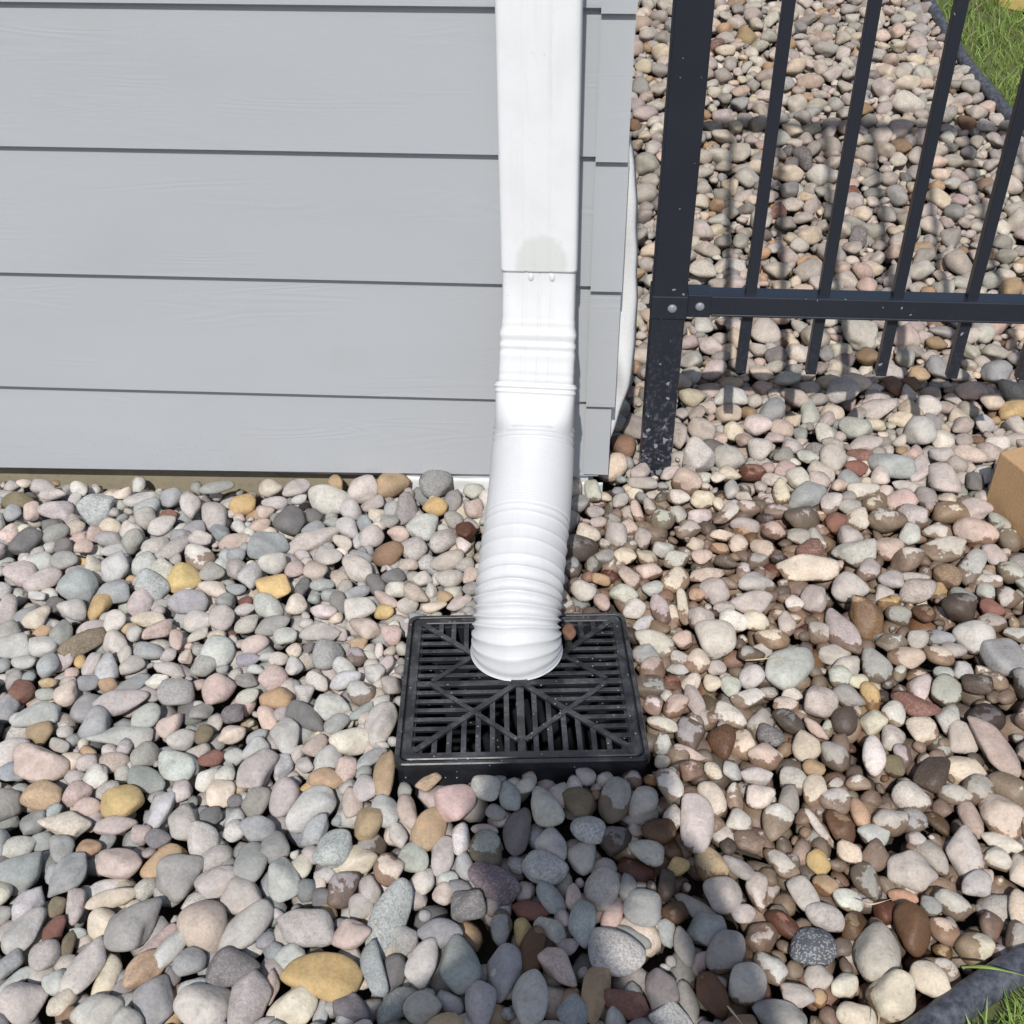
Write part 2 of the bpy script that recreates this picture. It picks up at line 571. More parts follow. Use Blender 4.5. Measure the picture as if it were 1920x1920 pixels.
lawn_sheet(LAWN_BACK, 'lawn beyond the fence at the top right')
lawn_sheet(LAWN_FRONT, 'lawn at the bottom right corner')


# ------------------------------------------------------------------ the house wall
house = tag(empty('house_wall', (-0.6, 0.0, 0.0)), 'light blue-grey lap-sided house wall with corner caps on a concrete footing', 'wall')
PZ = [0.0286, 0.1686, 0.3635, 0.5535, 0.7410, 0.9300, 1.1190]
XL, XR = -2.6, 0.166


def plank_mesh(name, x0, x1, zb0, zb1, zt, y_off, mat, parent, slope, thick=0.008):
    """one lapped board; zb0 / zb1 are its lower edge at the two ends"""
    V = []
    nseg = 12
    for i in range(nseg + 1):
        t = i / nseg
        x = x0 + (x1 - x0) * t
        zb = zb0 + (zb1 - zb0) * t
        wob = 0.0006 * math.sin(x * 3.1 + zb * 40)
        yf0 = y_off + wob
        yt = y_off + slope * (zt - zb)
        e = 0.0012
        V += [(x, yf0 + e, zb), (x, yf0, zb + e), (x, yt, zt), (x, yt + thick, zt), (x, yf0 + thick, zb)]
    Fc = []
    for i in range(nseg):
        a, b = i * 5, (i + 1) * 5
        for k in range(5):
            Fc.append((a + k, b + k, b + (k + 1) % 5, a + (k + 1) % 5))
    Fc.append((0, 1, 2, 3, 4))
    Fc.append(tuple(nseg * 5 + k for k in (4, 3, 2, 1, 0)))
    return pydata(name, V, Fc, mat, parent)


for k in range(len(PZ) - 1):
    zb = PZ[k]
    left = zb + (-0.058 if k == 0 else (-0.004 if k == 1 else 0.003))
    plank_mesh('siding_plank', XL, XR, left, zb, PZ[k + 1] + 0.028, -0.0145, M['siding'], house, 0.0086 / (PZ[k + 1] - zb))
CAPR = [0.1815, 0.1862, 0.1872, 0.1855, 0.1868, 0.187]
for k in range(len(PZ) - 1):
    zb, zt = PZ[k] - 0.0048 + (0.012 if k == 0 else 0), PZ[k + 1] + 0.012
    xr = CAPR[k]
    V = []
    for z, yf in ((zb, -0.0182), (zt, -0.0092)):
        V += [(0.1420, yf, z), (xr, yf, z), (xr, 0.055, z), (xr - 0.002, 0.055, z), (xr - 0.002, yf + 0.002, z), (0.1420, yf + 0.002, z)]
    Fc = [(0, 1, 7, 6), (1, 2, 8, 7), (2, 3, 9, 8), (3, 4, 10, 9), (4, 5, 11, 10), (5, 0, 6, 11),
          (0, 5, 4, 1), (1, 4, 3, 2), (6, 7, 10, 11), (7, 8, 9, 10)]
    pydata('corner_cap', V, Fc, M['siding'], house)
for k in range(len(PZ) - 1):      # boards of the side wall, running back from the corner
    V = []
    zb, zt = PZ[k], PZ[k + 1] + 0.028
    for y in (0.030, 2.6):
        V += [(0.1775, y, zb), (0.1695, y, zb), (0.1609, y, zt), (0.1689, y, zt)]
    pydata('siding_plank', V, [(0, 1, 2, 3), (7, 6, 5, 4), (0, 4, 5, 1), (1, 5, 6, 2), (2, 6, 7, 3), (3, 7, 4, 0)], M['siding'], house)
from_bm('sheathing', box_bm(XL, 0.158, 0.0035, 2.6, 0.004, 1.14), M['flash'], house)
from_bm('foundation', box_bm(XL, 0.150, 0.0125, 2.59, -0.30, 0.0035, 0.002), M['concrete'], house)
from_bm('starter_strip', box_bm(-0.190, 0.150, -0.0052, 0.0034, 0.004, 0.050), M['flash'], house)
# torn white wrap hanging below the boards
V, Fc = [], []
nx_, nz_ = 40, 6
for i in range(nx_ + 1):
    x = -0.186 + i / nx_ * 0.36
    bot = -0.030 + 0.006 * math.sin(x * 70) + 0.003 * math.sin(x * 190)
    for j in range(nz_ + 1):
        z = 0.012 + (bot - 0.012) * j / nz_
        V.append((x, -0.0075 - 0.004 * (j / nz_) ** 2 - 0.0012 * math.sin(x * 90 + j), z))
for i in range(nx_):
    for j in range(nz_):
        a = i * (nz_ + 1) + j
        Fc.append((a, a + 1, a + nz_ + 2, a + nz_ + 1))
wb = pydata('house_wrap', V, Fc, M['wrap'], house, True)
md = wb.modifiers.new('thickness', 'SOLIDIFY'); md.thickness = 0.0014
# the flap of wrap that sticks out past the corner
prof = [(0.010, 0.166), (0.0235, 0.1733), (0.066, 0.1802), (0.138, 0.1982), (0.180, 0.2075), (0.2065, 0.2113), (0.2895, 0.2122),
        (0.393, 0.2061), (0.470, 0.2010), (0.520, 0.1966), (0.557, 0.1880), (0.585, 0.178)]
pz, pxr = np.array([a for a, _ in prof]), np.array([b for _, b in prof]) + 0.003
V, Fc = [], []
nz_, nu = 48, 10
for j in range(nz_ + 1):
    z = 0.010 + (0.585 - 0.010) * j / nz_
    xr = float(np.interp(z, pz, pxr)) + 0.0007 * math.sin(z * 83)
    for i in range(nu + 1):
        u = i / nu
        x = 0.160 + (xr - 0.160) * u
        y = 0.030 - 0.006 * math.sin(u * math.pi) * (0.6 + 0.4 * math.sin(z * 31)) - 0.010 * math.exp(-((z - 0.20) / 0.05) ** 2) * math.sin(u * 4.5 + z * 20) + 0.004 * math.sin(z * 17 + u * 3)
        if u > 0.85:
            y += 0.010 * ((u - 0.85) / 0.15) ** 2
        V.append((x, y, z))
for j in range(nz_):
    for i in range(nu):
        a = j * (nu + 1) + i
        Fc.append((a, a + 1, a + nu + 2, a + nu + 1))
flap = pydata('house_wrap', V, Fc, M['wrap'], house, True)
flap['label'] = 'white flap of wrap bulging out behind the corner caps'
md = flap.modifiers.new('thickness', 'SOLIDIFY'); md.thickness = 0.0014


# ------------------------------------------------------------------ downspout
def spout_x(z):
    return 0.0697 - 0.0078 * (z - 0.398)


CTRL = [(spout_x(1.25), -0.0525, 1.25), (spout_x(0.9), -0.0525, 0.9), (spout_x(0.6), -0.0525, 0.6), (0.0697, -0.0525, 0.45), (0.0700, -0.0565, 0.400),
        (0.0704, -0.0895, 0.327), (0.0692, -0.128, 0.255), (0.0676, -0.165, 0.200), (0.0668, -0.215, 0.160), (0.0645, -0.270, 0.130),
        (0.0612, -0.330, 0.105), (0.0588, -0.383, 0.082), (0.0580, -0.4085, 0.060), (0.0583, -0.4185, 0.042), (0.0586, -0.4195, 0.0265)]
PATH, PS = catmull(CTRL, 3000)
PTAN = np.gradient(PATH, axis=0)
PTAN /= np.linalg.norm(PTAN, axis=1)[:, None]


def s_at_z(z):
    return float(np.interp(-z, -PATH[:, 2], PS))


def path_at(s):
    P = np.array([np.interp(s, PS, PATH[:, k]) for k in range(3)])
    T = np.array([np.interp(s, PS, PTAN[:, k]) for k in range(3)])
    T /= np.linalg.norm(T)
    X = np.array([1.0, 0, 0]) - T[0] * T
    X /= np.linalg.norm(X)
    return P, T, X, np.cross(T, X)


def tube(name, ss, sec, mat, parent, n=72, wall=0.0022, inner_from=None):
    """sweep: sec(s, ang) -> (offset along x, offset to the front); the wall has thickness at the open end"""
    V, Fc = [], []
    ang = np.linspace(0, 2 * math.pi, n, endpoint=False)
    for s in ss:
        P, T, X, Fr = path_at(s)
        a, f = sec(s, ang)
        V.append(P + np.outer(a, X) + np.outer(f, Fr))
    inner = list(ss[::-1])[: max(2, min(len(ss), inner_from or 12))]
    for s in inner:
        P, T, X, Fr = path_at(s)
        a, f = sec(s, ang)
        k = 1 - wall / np.maximum(np.hypot(a, f), 1e-6)
        V.append(P + np.outer(a * k, X) + np.outer(f * k, Fr))
    m = len(V)
    V = np.concatenate(V)
    for j in range(m - 1):
        for i in range(n):
            Fc.append((j * n + i, j * n + (i + 1) % n, (j + 1) * n + (i + 1) % n, (j + 1) * n + i))
    o = pydata(name, V, Fc, mat, parent, True)
    return o


def sup(ang, a, b, p):
    c, s = np.cos(ang), np.sin(ang)
    r = (np.abs(c / a) ** p + np.abs(s / b) ** p) ** (-1.0 / p)
    return r * c, r * s


spout = tag(empty('downspout', (0.06, -0.40, 0.034)), 'white vinyl downspout with elbow and corrugated hose standing on the drain grate', 'downspout')


def sec_pipe(s, ang):
    a, f = sup(ang, 0.0525, 0.0375, 11)
    front = np.clip(f / 0.0375, 0, 1) ** 6
    for x0 in (-0.0175, 0.0175):
        f = f - front * 0.0011 * np.exp(-((a - x0) / 0.0025) ** 2)
    return a, f


def sec_elbow(s, ang):
    z = np.interp(s, PS, PATH[:, 2])
    g = np.clip((0.345 - z) / 0.02, 0, 1)
    w_ = (s - s_at_z(0.345))
    rip = 0.0009 * (0.55 + 0.45 * math.sin(w_ * 70)) * math.sin((w_ + 0.002 * math.sin(w_ * 160)) / 0.0165 * 2 * math.pi) * g * np.clip((z - 0.262) / 0.01, 0, 1)
    a, f = sup(ang, 0.0508 + 0.0022 * g + rip, 0.0362 + 0.001 * g + rip, 10)
    front = np.clip(f / 0.036, 0, 1) ** 6
    for x0, w, d in ((-0.019, 0.0022, 0.0010), (0.019, 0.0022, 0.0010), (0.002, 0.0007, 0.0016)):
        f = f - front * d * np.exp(-((a - x0) / w) ** 2)
    return a, f


def sec_adapter(s, ang):
    t = np.clip((s - s_at_z(0.262)) / (s_at_z(0.196) - s_at_z(0.262)), 0, 1)
    z = np.interp(s, PS, PATH[:, 2])
    lip = 0.0026 * math.exp(-((z - 0.2605) / 0.0022) ** 2) + 0.0018 * math.exp(-((z - 0.254) / 0.0018) ** 2)
    p = 9.0 * (1 - t) ** 1.6 + 2.1
    return sup(ang, 0.0555 + 0.0008 * t + lip, 0.0425 + 0.0135 * t + lip, p)


pipe = tube('pipe', np.concatenate([np.linspace(0, s_at_z(0.45), 60), np.linspace(s_at_z(0.45), s_at_z(0.4165), 6)[1:]]), sec_pipe, M['white'], spout, 144, 0.0018)
elbow = tube('elbow', np.linspace(s_at_z(0.47), s_at_z(0.257), 170), sec_elbow, M['elbow'], spout, 144, 0.0018)
for xo in (-0.0105, 0.0185):      # the two screw heads through the joint
    P, T, X, Fr = path_at(s_at_z(0.4035))
    c = P + X * xo + Fr * 0.0362
    bm = bmesh.new()
    bmesh.ops.create_uvsphere(bm, u_segments=14, v_segments=8, radius=1.0)
    for v in bm.verts:
        v.co = Vector(c + X * v.co.x * 0.0042 + T * v.co.y * 0.0058 + Fr * v.co.z * 0.0022)
    o = from_bm('screw', bm, M['elbow'], spout, True)
adapter = tube('adapter', np.linspace(s_at_z(0.2655), s_at_z(0.192), 90), sec_adapter, M['elbow'], spout, 96, 0.002)

S0, S1 = s_at_z(0.2125), PS[-1]
rr = np.random.default_rng(5)
FAINT = [0.1886, 0.1761, 0.1523, 0.1327, 0.1079]
ridges = [S0 + 0.004, S0 + 0.012, S0 + 0.022] + [S1 - k for k in FAINT] + [S1 - k for k in (0.0915, 0.0767, 0.0660, 0.0560, 0.0465, 0.0365, 0.0265, 0.0165, 0.0110, 0.0055)]
rid = np.array(ridges)
tilt_r = rr.uniform(-1, 1, len(rid))


def sec_hose(s, ang):
    t = (s - S0) / (S1 - S0)
    R0 = 0.0585 + 0.0022 * t
    out = np.zeros_like(ang)
    # each pleat is a little askew and unequal round the pipe
    sl = s + 0.0007 * np.sin(ang * 2 + 7 * t) + 0.0003 * np.sin(ang * 5 + 23 * t)
    if S0 + 0.030 < s < rid[3] - 0.006:
        amp = 0.00022 * (0.5 + 0.5 * np.sin(ang * 3 + s * 60))
        out += amp * np.sin(sl / 0.0044 * 2 * math.pi)
    else:
        d = np.min(np.abs(sl[:, None] - rid[None, :]), axis=1)
        e_ = S1 - s
        depth = float(np.interp(e_, [0.0, 0.020, 0.030, 0.042, 0.080, 0.095, 0.110, 0.30, 0.34], [0.0018, 0.0026, 0.0050, 0.0074, 0.0074, 0.0036, 0.0016, 0.0016, 0.0020]))
        out -= depth * (1 - np.exp(-(d / 0.0028)))
    if s > S1 - 0.0045:
        out = out * 0 + 0.0004
    if s > S1 - 0.0015:
        out += 0.0010
    # thin lengthwise mould seam
    out += 0.0007 * np.exp(-((ang - 1.75) / 0.018) ** 2)
    r = R0 + out
    return r * np.cos(ang), r * np.sin(ang)


hose = tube('flexible_hose', np.linspace(S0, S1, 340), sec_hose, M['hose'], spout, 96, 0.0022, 60)


# ------------------------------------------------------------------ drain box
drain = tag(empty('drain_box', DC), 'square black plastic catch-basin drain with slotted grate under the white hose', 'drain')
drain.rotation_euler = (DTILT, 0, DYAW)


def local(o, parent):
    o.parent = parent
    o.matrix_parent_inverse = Matrix.Identity(4)
    return o


def rsq(h, r, n=6):
    pts = []
    for cx, cy, a0 in ((h - r, h - r, 0), (-h + r, h - r, 90), (-h + r, -h + r, 180), (h - r, -h + r, 270)):
        for k in range(n + 1):
            a = math.radians(a0 + 90 * k / n)
            pts.append((cx + r * math.cos(a), cy + r * math.sin(a)))
    return pts


def loops_mesh(name, loops, mat, closed=True, caps=False):
    n = len(loops[0])
    V = [v for lp in loops for v in lp]
    m = len(loops)
    Fc = []
    for j in range(m if closed else m - 1):
        a, b = j * n, ((j + 1) % m) * n
        for i in range(n):
            Fc.append((a + i, a + (i + 1) % n, b + (i + 1) % n, b + i))
    if caps:
        Fc.append(tuple(range((m - 1) * n, m * n)))
    return pydata(name, V, Fc, mat)


def lift(pts, z):
    return [(x, y, z) for x, y in pts]


body = loops_mesh('basin', [lift(rsq(DH - 0.016, 0.012), -0.41), lift(rsq(DH - 0.004, 0.012), -0.115), lift(rsq(DH - 0.0025, 0.012), -0.012), lift(rsq(DH, 0.012), -0.0105), lift(rsq(DH, 0.012), -0.0015),
                            lift(rsq(DH - 0.0012, 0.012), 0.0), lift(rsq(DH - 0.0055, 0.010), 0.0), lift(rsq(DH - 0.0065, 0.010), -0.0010), lift(rsq(DH - 0.0068, 0.010), -0.0065),
                            lift(rsq(DH - 0.022, 0.008), -0.0068), lift(rsq(DH - 0.022, 0.008), -0.40), lift(rsq(0.004, 0.001), -0.405)], M['grate'], False, True)
local(body, drain)
GH = DH - 0.0085
GF = 0.1325
gframe = loops_mesh('grate', [lift(rsq(GH, 0.009), -0.006), lift(rsq(GH, 0.009), -0.0012), lift(rsq(GH - 0.0012, 0.008), 0.0), lift(rsq(GF + 0.001, 0.002), 0.0), lift(rsq(GF, 0.002), -0.001), lift(rsq(GF, 0.002), -0.006)], M['grate'])
local(gframe, drain)
PITCH_G = 0.0176


def bar(name, p0, p1, w, z1, parent, th=0.0038):
    p0, p1 = np.array(p0), np.array(p1)
    d = (p1 - p0) / np.linalg.norm(p1 - p0)
    nrm = np.array([-d[1], d[0]]) * w / 2
    o = from_bm(name, prism_bm([tuple(p0 - nrm), tuple(p1 - nrm), tuple(p1 + nrm), tuple(p0 + nrm)], z1 - th, z1, 0.0006), M['grate'])
    return local(o, parent)


for sx, sy in ((1, 1), (-1, 1), (-1, -1), (1, -1)):
    bar('diagonal_rib', (0.0015 * sx, 0.0015 * sy), (sx * (GF + 0.001), sy * (GF + 0.001)), 0.0085, 0.0004, gframe)
dm = 0.113
for k, (a, b) in enumerate((((-dm, 0.004), (-0.004, dm)), ((0.004, dm), (dm, 0.004)), ((dm, -0.004), (0.004, -dm)), ((-0.004, -dm), (-dm, -0.004)))):
    bar('diamond_rib', a, b, 0.0072, 0.0002, gframe)
for k in range(-7, 8):
    q = k * PITCH_G
    m_ = abs(q)
    if m_ > GF - 0.006:
        continue
    w = 0.0100 if k == 0 else 0.0068
    e = GF + 0.0012
    i0 = max(m_, 0.003)
    z = -0.0011 - 0.0001 * (k % 3)
    for pa, pb in (((q, -e), (q, -i0)), ((q, i0), (q, e)), ((-e, q), (-i0, q)), ((i0, q), (e, q))):
        bar('slat', pa, pb, w, z, gframe)
hub = from_bm('hub', prism_bm([(0.011 * math.cos(a), 0.011 * math.sin(a)) for a in np.linspace(0, 2 * math.pi, 20, endpoint=False)], -0.008, 0.0007, 0.0006), M['grate'])
local(hub, gframe)
tb = from_bm('lift_tab', prism_bm([(-0.005, -0.006), (0.005, -0.006), (0.004, -0.036), (0.006, -0.046), (-0.006, -0.046), (-0.004, -0.036)][::-1], -0.008, -0.0014, 0.0008), M['grate'])
local(tb, gframe)

# ------------------------------------------------------------------ fence
fence = tag(empty('metal_fence', (0.262, 0.070, 0.0)), 'black powder-coated metal fence with square post, rail and slim pickets', 'fence')
FY = 0.0700
from_bm('post', box_bm(0.2365, 0.2873, FY - 0.0254, FY + 0.0254, -0.25, 1.66, 0.0022, 2), M['fence'], fence)
rail = from_bm('rail', box_bm(0.2900, 2.30, FY - 0.0165, FY + 0.0165, 0.2880, 0.3200, 0.0018), M['fence'], fence)
from_bm('rail', box_bm(0.2900, 2.30, FY - 0.0165, FY + 0.0165, 1.520, 1.552, 0.0018), M['fence'], fence)
lipr = from_bm('lower_lip', box_bm(0.3270, 2.29, FY - 0.0188, FY - 0.0160, 0.2872, 0.2905, 0.0006, 1), M['fence'], rail)
px0 = [0.3845, 0.4940, 0.6030, 0.7125, 0.8190] + [0.8190 + 0.1090 * k for k in range(1, 14)]
pick = box_bm(-0.008, 0.008, -0.008, 0.008, 0.0, 1.38, 0.0010, 2)
pm = bpy.data.meshes.new('picket'); bmesh.ops.recalc_face_normals(pick, faces=pick.faces); pick.to_mesh(pm); pick.free()
pm.materials.append(M['fence'])
for i, x in enumerate(px0):
    o = bpy.data.objects.new('picket', pm)
    COL.objects.link(o)
    o.parent = fence
    o.location = Vector((x - 0.262, 0.0, 0.1840 + 0.0006 * (i % 3)))
# collar bracket: band round the post and a sleeve on the rail
band = from_bm('bracket', box_bm(0.2345, 0.2893, FY - 0.0276, FY + 0.0276, 0.2855, 0.3230, 0.0016), M['fence'], fence)
from_bm('sleeve', box_bm(0.2894, 0.3255, FY - 0.0188, FY + 0.0188, 0.2852, 0.3226, 0.0014), M['fence'], band)
for cx, yy in ((0.2665, FY - 0.0276), (0.3085, FY - 0.0188)):
    bm = bmesh.new()
    bmesh.ops.create_uvsphere(bm, u_segments=18, v_segments=10, radius=1.0)
    for v in bm.verts:
        r_ = 1.0
        v.co = Vector((cx + v.co.x * 0.0072, yy + min(v.co.z, 0.0) * 0.0042 if v.co.z < 0 else yy + v.co.z * 0.001, 0.3035 + v.co.y * 0.0072))
    sc_ = from_bm('screw', bm, M['screw'], band, True)


# ------------------------------------------------------------------ lawn edging
def edging(name, pts, label, r):
    C = np.array([[p[0], p[1]] for p in pts])
    P, S = catmull(C, 120)
    n = 20
    V, Fc = [], []
    for i, (x, y) in enumerate(P):
        j0, j1 = max(i - 1, 0), min(i + 1, len(P) - 1)
        t = P[j1] - P[j0]
        t = t / np.linalg.norm(t)
        nr = np.array([-t[1], t[0]])
        z0 = float(terrain(y)) + 0.008 + 0.003 * math.sin(S[i] * 9)
        prof_ = []
        for k in range(13):      # round bead on top
            a = math.pi * (1.25 - 1.5 * k / 12)
            prof_.append((r * math.cos(a), r * math.sin(a)))
        prof_ += [(0.0035, -r * 1.2), (0.0035, -0.085), (-0.0035, -0.085), (-0.0035, -r * 1.2)]
        for (a, b) in prof_:
            V.append((x + nr[0] * a, y + nr[1] * a, z0 + b))
    m = len(prof_)
    for i in range(len(P) - 1):
        for k in range(m):
            Fc.append((i * m + k, i * m + (k + 1) % m, (i + 1) * m + (k + 1) % m, (i + 1) * m + k))
    Fc.append(tuple(range(m)))
    Fc.append(tuple((len(P) - 1) * m + k for k in range(m))[::-1])
    return tag(pydata(name, V, Fc, M['edging'], None, True), label, 'edging', 'lawn edging')


edging('lawn_edging', BACK_EDGE, 'black rounded plastic edging between pebbles and grass behind the fence', 0.0150)
edging('lawn_edging', FRONT_EDGE, 'thick scuffed black plastic edging in the bottom right corner', 0.0170)

# ------------------------------------------------------------------ tan block
bdir = np.array([0.40, -0.9165]); bper = np.array([0.9165, 0.40])
B0 = np.array([0.7875, -0.0080])
block = prism_bm([tuple(v) for v in (B0, B0 + bdir * 0.20, B0 + bdir * 0.20 + bper * 0.15, B0 + bper * 0.15)], -0.02, 0.098, 0.0)
bmesh.ops.bevel(block, geom=list(block.edges), offset=0.0035, segments=3, affect='EDGES', profile=0.5)
tag(from_bm('concrete_block', block, M['block']), 'tan concrete paver block lying on the pebbles at the right edge', 'block')

# pale yellow board end at the far corner of the lawn
c_ = on_ground(1902, 12, 0.03)
wb_ = box_bm(-0.09, 0.09, -0.05, 0.05, 0.0, 0.035, 0.004)
bo = from_bm('board', wb_, M['wood'])
bo.location = (c_[0] + 0.075, c_[1] + 0.035, c_[2] - 0.012); bo.rotation_euler = (0.12, 0, -0.75)
tag(bo, 'pale yellow board end lying on the grass, top right corner', 'board')


